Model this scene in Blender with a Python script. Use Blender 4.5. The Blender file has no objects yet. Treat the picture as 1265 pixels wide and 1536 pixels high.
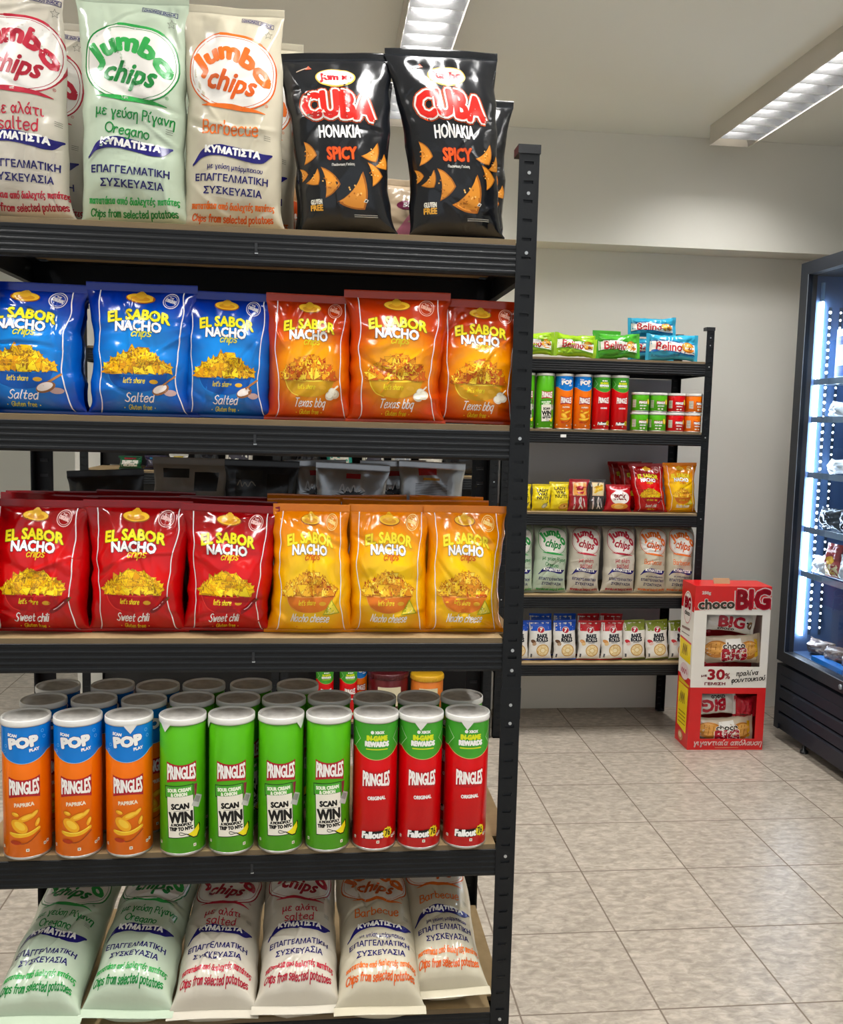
import bpy, bmesh, math, random
import numpy as np
from mathutils import Vector, Matrix, Euler
from mathutils.geometry import tessellate_polygon

SC = bpy.context.scene
COL = SC.collection
R = math.radians

# ------------------------------------------------------------------ camera
CAM_F = 1386.17          # focal length in pixels of the 1265 px wide frame
cd = bpy.data.cameras.new('camera')
cd.sensor_fit = 'HORIZONTAL'
cd.sensor_width = 36.0
cd.lens = 36.0 * CAM_F / 1265.0
cd.clip_start = 0.02
cam = bpy.data.objects.new('camera', cd)
COL.objects.link(cam)
_y, _p, _r = R(6.1829), R(5.6457), R(1.4101)
fwd = Vector((math.sin(_y) * math.cos(_p), math.cos(_y) * math.cos(_p), -math.sin(_p)))
rgt = Vector((math.cos(_y), -math.sin(_y), 0))
upv = rgt.cross(fwd)
r2 = rgt * math.cos(_r) + upv * math.sin(_r)
u2 = -rgt * math.sin(_r) + upv * math.cos(_r)
m = Matrix((r2, u2, -fwd)).transposed().to_4x4()
m.translation = Vector((-0.3398, -1.5044, 1.3470))
cam.matrix_world = m
SC.camera = cam

# ------------------------------------------------------------------ world, exposure, light amounts
SC.view_settings.view_transform = 'Standard'
SC.view_settings.look = 'None'
SC.view_settings.gamma = 1.0
SC.view_settings.use_curve_mapping = False
SC.view_settings.exposure = 0.36
SC.cycles.use_denoising = True
SC.cycles.max_bounces = 8
SC.cycles.diffuse_bounces = 4
SC.cycles.glossy_bounces = 4
SC.cycles.transparent_max_bounces = 12
SC.cycles.sample_clamp_indirect = 4.0
LAMP_W = 40.0            # watts of each ceiling fixture
TUBE_E = 4.0             # emission of the fluorescent tubes
DAY_W = 0.62             # daylight coming in from the open shop front
LED_E = 34.0             # cooler LED strip and its built-in reflection dots
w = bpy.data.worlds.new('world')
w.use_nodes = True
w.node_tree.nodes['Background'].inputs[0].default_value = (0.90, 0.95, 1.0, 1)
w.node_tree.nodes['Background'].inputs[1].default_value = DAY_W
SC.world = w

# ------------------------------------------------------------------ materials
MATS = {}
def lin(c):
    return c / 12.92 if c <= 0.04045 else ((c + 0.055) / 1.055) ** 2.4
def rgb(h):
    h = h.lstrip('#')
    return tuple(lin(int(h[i:i + 2], 16) / 255) for i in (0, 2, 4)) + (1,)
def mat(name, col='#808080', rough=0.5, metal=0.0, spec=0.5, emit=None, es=0.0, coat=0.0, noise=None, bump=None, alpha=None):
    """noise=(scale, colour2, amount); bump=(scale, strength)"""
    if name in MATS:
        return MATS[name]
    m = bpy.data.materials.new(name)
    m.use_nodes = True
    nt = m.node_tree
    b = nt.nodes['Principled BSDF']
    b.inputs['Base Color'].default_value = rgb(col)
    b.inputs['Roughness'].default_value = rough
    b.inputs['Metallic'].default_value = metal
    b.inputs['Specular IOR Level'].default_value = spec
    b.inputs['Coat Weight'].default_value = coat
    b.inputs['Coat Roughness'].default_value = 0.12
    if emit:
        b.inputs['Emission Color'].default_value = rgb(emit)
        b.inputs['Emission Strength'].default_value = es
    if noise or bump:
        tc = nt.nodes.new('ShaderNodeTexCoord')
    if noise:
        n = nt.nodes.new('ShaderNodeTexNoise')
        n.inputs['Scale'].default_value = noise[0]
        n.inputs['Detail'].default_value = 5
        nt.links.new(tc.outputs['Object'], n.inputs['Vector'])
        rp = nt.nodes.new('ShaderNodeMapRange')
        rp.inputs['From Min'].default_value = 0.35
        rp.inputs['From Max'].default_value = 0.65
        rp.inputs['To Max'].default_value = noise[2]
        nt.links.new(n.outputs['Fac'], rp.inputs['Value'])
        mx = nt.nodes.new('ShaderNodeMix')
        mx.data_type = 'RGBA'
        mx.inputs[6].default_value = rgb(col)
        mx.inputs[7].default_value = rgb(noise[1])
        nt.links.new(rp.outputs[0], mx.inputs[0])
        nt.links.new(mx.outputs[2], b.inputs['Base Color'])
    if bump:
        n = nt.nodes.new('ShaderNodeTexNoise')
        n.inputs['Scale'].default_value = bump[0]
        n.inputs['Detail'].default_value = 3
        nt.links.new(tc.outputs['Object'], n.inputs['Vector'])
        bp = nt.nodes.new('ShaderNodeBump')
        bp.inputs['Strength'].default_value = bump[1]
        bp.inputs['Distance'].default_value = 0.002
        nt.links.new(n.outputs['Fac'], bp.inputs['Height'])
        nt.links.new(bp.outputs['Normal'], b.inputs['Normal'])
    MATS[name] = m
    return m
def film(name, edge, inner=None, cen=(0.5, 0.45), rad=(0.5, 0.45), top=None, rough=0.17, metal=0.0):
    """printed glossy film; the print fades from inner to edge around cen and to top near the top seal (UV space)"""
    if name in MATS:
        return MATS[name]
    m = mat(name, edge, rough, metal, 0.5, bump=(90, 0.12))
    if inner is None and top is None:
        return m
    nt = m.node_tree
    b = nt.nodes['Principled BSDF']
    uv = nt.nodes.new('ShaderNodeUVMap')
    last = None
    def sock(col):
        return rgb(col)
    mx = nt.nodes.new('ShaderNodeMix'); mx.data_type = 'RGBA'
    mx.inputs[6].default_value = sock(inner or edge)
    mx.inputs[7].default_value = sock(edge)
    mp = nt.nodes.new('ShaderNodeMapping')
    mp.inputs['Location'].default_value = (-cen[0] / rad[0], -cen[1] / rad[1], 0)
    mp.inputs['Scale'].default_value = (1 / rad[0], 1 / rad[1], 0)
    nt.links.new(uv.outputs[0], mp.inputs[0])
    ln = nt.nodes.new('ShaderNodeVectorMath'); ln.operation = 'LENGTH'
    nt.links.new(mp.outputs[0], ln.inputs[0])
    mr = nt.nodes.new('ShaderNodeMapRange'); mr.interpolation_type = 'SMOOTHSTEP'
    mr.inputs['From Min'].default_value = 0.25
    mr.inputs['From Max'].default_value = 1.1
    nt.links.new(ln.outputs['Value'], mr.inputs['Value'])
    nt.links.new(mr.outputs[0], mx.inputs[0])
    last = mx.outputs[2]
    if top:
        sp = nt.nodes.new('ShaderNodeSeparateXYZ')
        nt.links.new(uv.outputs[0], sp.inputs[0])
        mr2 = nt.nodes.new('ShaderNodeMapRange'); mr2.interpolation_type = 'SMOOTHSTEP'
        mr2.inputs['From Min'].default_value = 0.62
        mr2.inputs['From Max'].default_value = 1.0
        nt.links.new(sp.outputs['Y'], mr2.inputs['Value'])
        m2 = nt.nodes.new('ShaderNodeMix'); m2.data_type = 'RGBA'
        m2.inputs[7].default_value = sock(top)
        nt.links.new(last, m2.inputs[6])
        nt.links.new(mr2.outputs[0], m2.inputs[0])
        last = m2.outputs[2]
    nt.links.new(last, b.inputs['Base Color'])
    return m
def ink(col, rough=0.27):
    return mat('ink_' + col.lstrip('#'), col, rough, spec=0.4)
def glass(name, tint=(1, 1, 1, 1), ior=1.45):
    m = bpy.data.materials.new(name); m.use_nodes = True
    nt = m.node_tree; nt.nodes.clear()
    out = nt.nodes.new('ShaderNodeOutputMaterial')
    tr = nt.nodes.new('ShaderNodeBsdfTransparent'); tr.inputs[0].default_value = tint
    gl = nt.nodes.new('ShaderNodeBsdfGlossy'); gl.inputs['Roughness'].default_value = 0.02
    fr = nt.nodes.new('ShaderNodeFresnel'); fr.inputs['IOR'].default_value = ior
    ge = nt.nodes.new('ShaderNodeNewGeometry')
    fa = nt.nodes.new('ShaderNodeMath'); fa.operation = 'SUBTRACT'; fa.inputs[0].default_value = 1.0; nt.links.new(ge.outputs['Backfacing'], fa.inputs[1])
    ml = nt.nodes.new('ShaderNodeMath'); ml.operation = 'MULTIPLY'; nt.links.new(fr.outputs[0], ml.inputs[0]); nt.links.new(fa.outputs[0], ml.inputs[1])
    mx = nt.nodes.new('ShaderNodeMixShader')
    nt.links.new(ml.outputs[0], mx.inputs[0]); nt.links.new(tr.outputs[0], mx.inputs[1])
    nt.links.new(gl.outputs[0], mx.inputs[2]); nt.links.new(mx.outputs[0], out.inputs[0])
    MATS[name] = m
    return m

# ------------------------------------------------------------------ mesh helpers
class MB:
    """collects faces (with a material each) and links them as ONE mesh object"""
    def __init__(s):
        s.v = []; s.f = []; s.mi = []; s.sm = []; s.mats = []; s.uv = None
    def slot(s, m):
        if m not in s.mats:
            s.mats.append(m)
        return s.mats.index(m)
    def add(s, verts, faces, m, smooth=False):
        o = len(s.v); k = s.slot(m)
        s.v += [tuple(p) for p in verts]
        for f in faces:
            s.f.append([i + o for i in f]); s.mi.append(k); s.sm.append(smooth)
        return o
    def box(s, x0, y0, z0, x1, y1, z1, m):
        v = [(x0, y0, z0), (x1, y0, z0), (x1, y1, z0), (x0, y1, z0), (x0, y0, z1), (x1, y0, z1), (x1, y1, z1), (x0, y1, z1)]
        s.add(v, [(0, 3, 2, 1), (4, 5, 6, 7), (0, 1, 5, 4), (1, 2, 6, 5), (2, 3, 7, 6), (3, 0, 4, 7)], m)
    def prism(s, prof, a, b, m, axis='x', smooth=False):
        """closed profile extruded from a to b along axis; profile coords are the two other axes in order"""
        n = len(prof)
        def pt(p, t):
            return {'x': (t, p[0], p[1]), 'y': (p[0], t, p[1]), 'z': (p[0], p[1], t)}[axis]
        v = [pt(p, a) for p in prof] + [pt(p, b) for p in prof]
        f = [(i, (i + 1) % n, n + (i + 1) % n, n + i) for i in range(n)]
        s.add(v, f, m, smooth)
        s.add([pt(p, a) for p in prof], [list(range(n))[::-1]], m)
        s.add([pt(p, b) for p in prof], [list(range(n))], m)
    def lathe(s, prof, m, seg=48, cx=0, cy=0, smooth=True, cap0=False, cap1=False):
        v = []
        for r, z in prof:
            for i in range(seg):
                a = 2 * math.pi * i / seg
                v.append((cx + r * math.cos(a), cy + r * math.sin(a), z))
        f = []
        for k in range(len(prof) - 1):
            for i in range(seg):
                j = (i + 1) % seg
                f.append((k * seg + i, k * seg + j, (k + 1) * seg + j, (k + 1) * seg + i))
        o = s.add(v, f, m, smooth)
        if cap0:
            s.add(v[:seg], [list(range(seg))[::-1]], m)
        if cap1:
            s.add(v[-seg:], [list(range(seg))], m)
    def tube(s, pts, r, m, seg=8):
        pts = [Vector(p) for p in pts]
        v = []
        for i, p in enumerate(pts):
            d = (pts[min(i + 1, len(pts) - 1)] - pts[max(i - 1, 0)]).normalized()
            a = d.orthogonal().normalized(); b = d.cross(a)
            for k in range(seg):
                t = 2 * math.pi * k / seg
                v.append(p + a * r * math.cos(t) + b * r * math.sin(t))
        f = []
        for i in range(len(pts) - 1):
            for k in range(seg):
                j = (k + 1) % seg
                f.append((i * seg + k, i * seg + j, (i + 1) * seg + j, (i + 1) * seg + k))
        f.append(list(range(seg))[::-1]); f.append([(len(pts) - 1) * seg + k for k in range(seg)])
        s.add(v, f, m, True)
    def grid(s, P, m, smooth=True, flip=False, uv=None):
        nv, nu = P.shape[:2]
        f = []
        for j in range(nv - 1):
            for i in range(nu - 1):
                q = (j * nu + i, j * nu + i + 1, (j + 1) * nu + i + 1, (j + 1) * nu + i)
                f.append(q[::-1] if flip else q)
        o = s.add(P.reshape(-1, 3).tolist(), f, m, smooth)
        if uv is not None:
            if s.uv is None:
                s.uv = {}
            for k, c in enumerate(uv.reshape(-1, 2).tolist()):
                s.uv[o + k] = c
    def build(s, name, parent=None, loc=None, rot=None):
        me = bpy.data.meshes.new(name)
        me.from_pydata(s.v, [], s.f)
        for m in s.mats:
            me.materials.append(m)
        me.polygons.foreach_set('material_index', s.mi)
        me.polygons.foreach_set('use_smooth', s.sm)
        if s.uv:
            l = me.uv_layers.new(name='UVMap')
            vi = np.empty(len(me.loops), dtype=np.int32)
            me.loops.foreach_get('vertex_index', vi)
            tab = np.zeros((len(s.v), 2), dtype=np.float32)
            for k, c in s.uv.items():
                tab[k] = c
            l.data.foreach_set('uv', tab[vi].ravel())
        me.update()
        o = bpy.data.objects.new(name, me)
        COL.objects.link(o)
        if parent is not None:
            o.parent = parent
        if loc is not None:
            o.location = loc
        if rot is not None:
            o.rotation_euler = rot
        return o
def tag(o, label=None, cat=None, group=None, kind=None):
    if label: o['label'] = label
    if cat: o['category'] = cat
    if group: o['group'] = group
    if kind: o['kind'] = kind
    return o
def thing(name, label, cat, loc=(0, 0, 0), rot=(0, 0, 0), group=None):
    o = bpy.data.objects.new(name, None)
    o.empty_display_size = 0.05
    COL.objects.link(o)
    o.location = loc; o.rotation_euler = rot
    return tag(o, label, cat, group)
def kids(o):
    return [c for c in bpy.data.objects if c.parent == o]
def copy_tree(o, parent=None):
    c = o.copy(); COL.objects.link(c)
    if parent is not None:
        c.parent = parent
    for ch in kids(o):
        copy_tree(ch, c)
    return c
def low_z(root):
    """lowest world z of the thing's meshes (root has no parent)"""
    M = Matrix.LocRotScale(root.location, root.rotation_euler, root.scale)
    lo = 1e9
    def walk(o, M):
        nonlocal lo
        if o.type == 'MESH':
            n = len(o.data.vertices)
            a = np.empty(n * 3, dtype=np.float32); o.data.vertices.foreach_get('co', a); a = a.reshape(-1, 3)
            z = a @ np.array(M)[2, :3] + M[2][3]
            lo = min(lo, float(z.min()))
        for c in kids(o):
            walk(c, M @ Matrix.LocRotScale(c.location, c.rotation_euler, c.scale))
    walk(root, M)
    return lo
def settle(root, z):
    root.location.z += z + 0.0004 - low_z(root)

# ------------------------------------------------------------------ printed designs (flat, in millimetres) wrapped on surfaces
HAND = {  # stroke alphabet: x height 10, capitals 16; '!' marks straight strokes
 'a': '8,8 5,10 1,8 0,4 2,0 5,0 8,4;8,10 8,2 9.5,0', 'b': '!0,16 0,0;0,6 3,10 7,9 8,5 6,0 2,0 0,3', 'c': '8,8 5,10 1,8 0,4 2,0 5,0 8,2',
 'd': '8,8 5,10 1,8 0,4 2,0 5,0 8,4;!8,16 8,0', 'e': '0,5 8,6 6,10 2,9 0,5 2,0 6,0 8,2', 'f': '7,14 5,16 3,14 3,0;!0,10 7,10',
 'g': '8,8 5,10 1,8 0,4 2,1 5,1 8,5;8,10 8,-3 5,-6 1,-5', 'h': '!0,16 0,0;0,6 3,10 6,10 7,7 7,0', 'i': '!0,10 0,0;!0,14 0,13', 'l': '!0,16 0,2 1.5,0',
 'm': '!0,10 0,0;0,6 3,10 5,9 5,0;5,6 8,10 10,9 10,0', 'n': '!0,10 0,0;0,6 3,10 6,10 7,7 7,0', 'o': '4,10 0,8 0,3 4,0 8,3 8,8 4,10',
 'p': '!0,10 0,-6;0,6 3,10 7,9 8,5 6,0 2,0 0,3', 'q': '8,8 5,10 1,8 0,4 2,0 5,0 8,4;!8,10 8,-6', 'r': '!0,10 0,0;0,6 3,10 6,9', 's': '7,9 3,10 0,8 3,5 7,3 5,0 0,1',
 't': '3,15 3,2 5,0 7,1;!0,10 7,10', 'u': '0,10 0,3 3,0 6,2 7,5;!7,10 7,0', 'w': '!0,10 3,0 5,8 7,0 10,10', 'x': '!0,10 8,0;!8,10 0,0', 'y': '!0,10 4,1;!8,10 2,-6', 'k': '!0,16 0,0;!7,10 0,5 7,0',
 "'": '!0,16 0,12', 'N': '!0,0 0,16 9,0 9,16', 'O': '6,16 0,12 0,4 6,0 12,4 12,12 6,16', 'B': '!0,16 0,0;0,16 7,15 7,9 0,8.5;0,8.5 8,7.5 8,1 0,0',
 'C': '11,13 7,16 1,13 0,6 4,0 9,0 11,3', 'S': '9,14 5,16 1,13 3,9 8,6 8,1 4,0 0,2', 'T': '!0,16 11,16;!5.5,16 5.5,0', 'G': '11,13 7,16 1,13 0,6 4,0 9,0 11,3 11,7 7,7', 'P': '!0,16 0,0;0,16 7,15 8,11 6,8 0,7.5',
 'Ρ': '!0,16 0,0;0,16 7,15 8,11 6,8 0,7.5', 'μ': '!0,10 0,-6;0,4 2,0 5,1 7,5;!7,10 7,1 8.5,0', 'ε': '7,9 3,10 1,8 4,5.5;4,5.5 0,4 1,0 5,0 7,1', 'γ': '0,10 4,2 8,10;4,2 3,-5 5,-5 4,2',
 'υ': '0,10 0,3 3,0 7,3 7,8 6,10', 'σ': '!9,10 4,10;4,10 0,7 0,3 4,0 8,3 7,8 4,10', 'η': '!0,10 0,0;0,6 3,10 6,10 7,7 7,-6', 'ι': '0,10 0,2 2,0 3,1', 'α': '8,10 6,3 3,0 0,3 0,7 3,10 6,7 8,0',
 'ν': '!0,10 4,0 8,10', 'λ': '!0,15 2,15 8,0;!4,9 0,0', 'τ': '!0,10 8,10;4,10 4,2 6,0', 'κ': '!0,10 0,0;!7,10 0,5 7,0', 'π': '!0,10 9,10;!2,10 2,0;7,10 7,2 9,0', 'ο': '4,10 0,8 0,3 4,0 8,3 8,8 4,10',
 'δ': '7,15 3,15 2,12 7,8 8,4 5,0 1,2 0,5 3,9 6,9', 'χ': '!0,10 7,-5;!8,10 0,-5', 'ς': '7,9 3,10 0,7 1,3 6,1 6,-3 3,-4', 'ρ': '0,-6 0,5 2,10 6,10 8,6 6,0 2,0 0,3', 'φ': '2,10 0,6 1,1 5,0 8,2 8,8 5,10 4,6 4,-6'}
for a_, b_ in zip('άέήίόύ', 'αεηιου'):
    HAND[a_] = HAND[b_] + ';!' + ('2,13 4,16' if b_ == 'ι' else '4,13 6,16')
def catmull(p, n=4):
    p = [np.array(q, float) for q in p]
    q = [2 * p[0] - p[1]] + p + [2 * p[-1] - p[-2]]
    if np.allclose(p[0], p[-1]):
        q[0], q[-1] = p[-2], p[1]
    out = []
    for i in range(1, len(q) - 2):
        for k in range(n):
            t = k / n
            out.append(0.5 * ((2 * q[i]) + (q[i + 1] - q[i - 1]) * t + (2 * q[i - 1] - 5 * q[i] + 4 * q[i + 1] - q[i + 2]) * t * t + (3 * q[i] - q[i - 1] - 3 * q[i + 1] + q[i + 2]) * t ** 3))
    out.append(p[-1])
    return out
def hand_strokes(s):
    x = 0; out = []
    for ch in s:
        if ch == ' ':
            x += 7; continue
        g = HAND[ch]; mx = 0; loc = []
        for st in g.split(';'):
            straight = st.startswith('!'); st = st.lstrip('!')
            p = [tuple(float(c) for c in q.split(',')) for q in st.split()]
            mx = max(mx, max(q[0] for q in p))
            if not straight and len(p) > 2:
                p = [tuple(q) for q in catmull(p)]
            loc.append([(q[0] + x, q[1]) for q in p])
        out += loc; x += mx + 3.4
    return out, x - 3.4
_TXT = {}
def text_mesh(s):
    """glyph outlines of the built-in font as triangles: verts (n,2), faces, boundary edges"""
    if s in _TXT:
        return _TXT[s]
    c = bpy.data.curves.new('lettering', 'FONT'); c.body = s; c.size = 1; c.resolution_u = 2
    o = bpy.data.objects.new('lettering', c); COL.objects.link(o)
    bpy.context.view_layer.update()
    me = o.evaluated_get(bpy.context.evaluated_depsgraph_get()).to_mesh()
    V = np.array([v.co[:2] for v in me.vertices]); F = [list(p.vertices) for p in me.polygons]
    cnt = {}
    for f in F:
        for i in range(len(f)):
            e = tuple(sorted((f[i], f[(i + 1) % len(f)]))); cnt[e] = cnt.get(e, 0) + 1
    E = [e for e, k in cnt.items() if k == 1]
    o.evaluated_get(bpy.context.evaluated_depsgraph_get()).to_mesh_clear()
    bpy.data.objects.remove(o); bpy.data.curves.remove(c)
    _TXT[s] = (V, F, E)
    return _TXT[s]
class Design:
    def __init__(s, W, H, step=6.0):
        s.W, s.H, s.step = W, H, step
        s.v = []; s.f = []; s.m = []; s.lay = 0; s.mats = []; s.done = None
    def _add(s, V, F, m, lay):
        o = len(s.v)
        s.v += [(float(p[0]), float(p[1]), float(lay)) for p in V]
        if m not in s.mats: s.mats.append(m)
        k = s.mats.index(m)
        for f in F:
            s.f.append([i + o for i in f]); s.m.append(k)
    def poly(s, pts, col, lay=0):
        pts = [tuple(p) for p in pts]
        tri = tessellate_polygon([[Vector((p[0], p[1], 0)) for p in pts]])
        s._add(pts, tri, ink(col) if isinstance(col, str) else col, lay)
    def rect(s, x0, y0, x1, y1, col, lay=0, rot=0):
        p = [(x0, y0), (x1, y0), (x1, y1), (x0, y1)]
        if rot:
            cx, cy = (x0 + x1) / 2, (y0 + y1) / 2; c, n = math.cos(R(rot)), math.sin(R(rot))
            p = [(cx + (x - cx) * c - (y - cy) * n, cy + (x - cx) * n + (y - cy) * c) for x, y in p]
        s.poly(p, col, lay)
    def strip(s, xs, lo, hi, col, lay=0):
        V = []; F = []
        for i, x in enumerate(xs):
            V += [(x, lo(x)), (x, hi(x))]
            if i: F.append((2 * i - 2, 2 * i, 2 * i + 1, 2 * i - 1))
        s._add(V, F, ink(col), lay)
    def ellipse(s, cx, cy, rx, ry, col, lay=0, n=40, sq=2.0, rot=0):
        p = []
        for k in range(n):
            t = 2 * math.pi * k / n
            c, q = math.cos(t), math.sin(t)
            x = rx * math.copysign(abs(c) ** (2 / sq), c); y = ry * math.copysign(abs(q) ** (2 / sq), q)
            p.append((cx + x * math.cos(R(rot)) - y * math.sin(R(rot)), cy + x * math.sin(R(rot)) + y * math.cos(R(rot))))
        s.poly(p, col, lay)
    def line(s, pts, wd, col, lay=0, smooth=False, disc=True):
        if smooth: pts = catmull(pts)
        pts = [np.array(p, float) for p in pts]
        V = []; F = []
        for a, b in zip(pts[:-1], pts[1:]):
            d = b - a; L = np.hypot(*d)
            if L < 1e-6: continue
            n = np.array([-d[1], d[0]]) / L * wd / 2
            o = len(V); V += [a - n, b - n, b + n, a + n]; F.append((o, o + 1, o + 2, o + 3))
        if disc:
            for a in pts:
                o = len(V)
                V += [a + wd / 2 * np.array([math.cos(k * math.pi / 3), math.sin(k * math.pi / 3)]) for k in range(6)]
                F.append(tuple(range(o, o + 6)))
        s._add(V, F, ink(col), lay)
    def text(s, t, cx, cy, wd, h, col, lay=2, bold=0, shear=0, rot=0, outline=(), warp=None):
        """fitted into a box wd x h centred on cx, cy; bold and outline widths in mm; warp(x01, y01)->(x, y) in mm"""
        V, F, E = text_mesh(t)
        lo, hi = V.min(0), V.max(0)
        U = (V - lo) / (hi - lo)
        if warp is not None:
            X = np.array([warp(a, b) for a, b in U])
        else:
            X = np.stack([(U[:, 0] - 0.5) * wd + shear * (U[:, 1] - 0.5) * h, (U[:, 1] - 0.5) * h], 1)
            c, n = math.cos(R(rot)), math.sin(R(rot))
            X = np.stack([cx + X[:, 0] * c - X[:, 1] * n, cy + X[:, 0] * n + X[:, 1] * c], 1)
        for k, (ow, oc) in enumerate(outline):
            s._border(X, F, E, bold + ow, oc, lay + 1.0 * k)
        L = lay + 1.0 * len(outline)
        s._border(X, F, E, bold, col, L)
    def _border(s, X, F, E, wd, col, lay):
        V = [tuple(p) for p in X]; G = [tuple(f) for f in F]
        if wd > 0:
            used = set()
            for a, b in E:
                d = X[b] - X[a]; L = np.hypot(*d)
                if L < 1e-6: continue
                n = np.array([-d[1], d[0]]) / L * wd / 2
                o = len(V); V += [X[a] - n, X[b] - n, X[b] + n, X[a] + n]; G.append((o, o + 1, o + 2, o + 3))
                used.add(a)
            if wd > 0.6:
                for a in used:
                    o = len(V)
                    V += [X[a] + wd / 2 * np.array([math.cos(k * math.pi / 3), math.sin(k * math.pi / 3)]) for k in range(6)]
                    G.append(tuple(range(o, o + 6)))
        s._add(V, G, ink(col), lay)
    def hand(s, t, cx, cy, wd, xh, col, th=1.2, lay=2, shear=0.0, rot=0, bend=0):
        st, L = hand_strokes(t)
        k = wd / L
        c, n = math.cos(R(rot)), math.sin(R(rot))
        for p in st:
            q = []
            for x, y in p:
                X = (x - L / 2) * k + shear * y * xh / 10; Y = (y - 5) * xh / 10 + bend * (((x - L / 2) / (L / 2)) ** 2)
                q.append((cx + X * c - Y * n, cy + X * n + Y * c))
            s.line(q, th, col, lay)
    def finish(s):
        if s.done is None:
            bm = bmesh.new()
            vs = [bm.verts.new(p) for p in s.v]
            for f, k in zip(s.f, s.m):
                try:
                    fc = bm.faces.new([vs[i] for i in f]); fc.material_index = k
                except ValueError:
                    pass
            for ax, lim in ((0, s.W), (1, s.H)):
                x = s.step
                lo = min(v.co[ax] for v in bm.verts); x = math.floor(lo / s.step) * s.step
                hi = max(v.co[ax] for v in bm.verts)
                while x < hi:
                    fs = [f for f in bm.faces if min(v.co[ax] for v in f.verts) < x - 1e-4 and max(v.co[ax] for v in f.verts) > x + 1e-4]
                    if fs:
                        es = {e for f in fs for e in f.edges}; vv = {v for f in fs for v in f.verts}
                        pl = Vector((1, 0, 0)) if ax == 0 else Vector((0, 1, 0))
                        bmesh.ops.bisect_plane(bm, geom=list(vv) + list(es) + fs, plane_co=pl * x, plane_no=pl, dist=1e-5)
                    x += s.step
            bm.verts.index_update()
            fl = []; fm = []
            for f in bm.faces:
                a = f.normal.z
                ix = [v.index for v in f.verts]
                fl.append(ix if a >= 0 else ix[::-1]); fm.append(f.material_index)
            V = np.array([v.co[:] for v in bm.verts])
            bm.free()
            s.done = (V, fl, fm)
        return s.done
    def apply(s, mb, surf, base=0.00035, per=0.00022):
        V, fl, fm = s.finish()
        P = surf(V[:, 0] / s.W, V[:, 1] / s.H, base + per * V[:, 2])
        o = len(mb.v); mb.v += P.tolist()
        sl = [mb.slot(m) for m in s.mats]
        mb.f += [[i + o for i in f] for f in fl]; mb.mi += [sl[k] for k in fm]; mb.sm += [True] * len(fl)
class GridSurf:
    def __init__(s, P, clamp=True):
        s.P = P
        du = np.gradient(P, axis=1); dv = np.gradient(P, axis=0)
        n = np.cross(du, dv); n /= np.linalg.norm(n, axis=2, keepdims=True) + 1e-12
        s.N = n
    def __call__(s, u, v, off):
        nv, nu = s.P.shape[:2]
        u = np.clip(u, 0, 1) * (nu - 1); v = np.clip(v, 0, 1) * (nv - 1)
        i = np.clip(u.astype(int), 0, nu - 2); j = np.clip(v.astype(int), 0, nv - 2)
        a = (u - i)[:, None]; b = (v - j)[:, None]
        def ip(A):
            return A[j, i] * (1 - a) * (1 - b) + A[j, i + 1] * a * (1 - b) + A[j + 1, i] * (1 - a) * b + A[j + 1, i + 1] * a * b
        n = ip(s.N); n /= np.linalg.norm(n, axis=1, keepdims=True) + 1e-12
        return ip(s.P) + n * np.asarray(off)[:, None]
def plane_surf(p00, p10, p01):
    p00, p10, p01 = (np.array(p, float) for p in (p00, p10, p01))
    n = np.cross(p10 - p00, p01 - p00); n /= np.linalg.norm(n)
    return lambda u, v, off: p00 + u[:, None] * (p10 - p00) + v[:, None] * (p01 - p00) + n * np.asarray(off)[:, None]
def cyl_surf(r, H, z0=0.0):
    def f(u, v, off):
        a = -math.pi / 2 + (u - 0.5) * 2 * math.pi
        q = r + np.asarray(off)
        return np.stack([q * np.cos(a), q * np.sin(a), z0 + v * H], 1)
    return f

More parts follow.
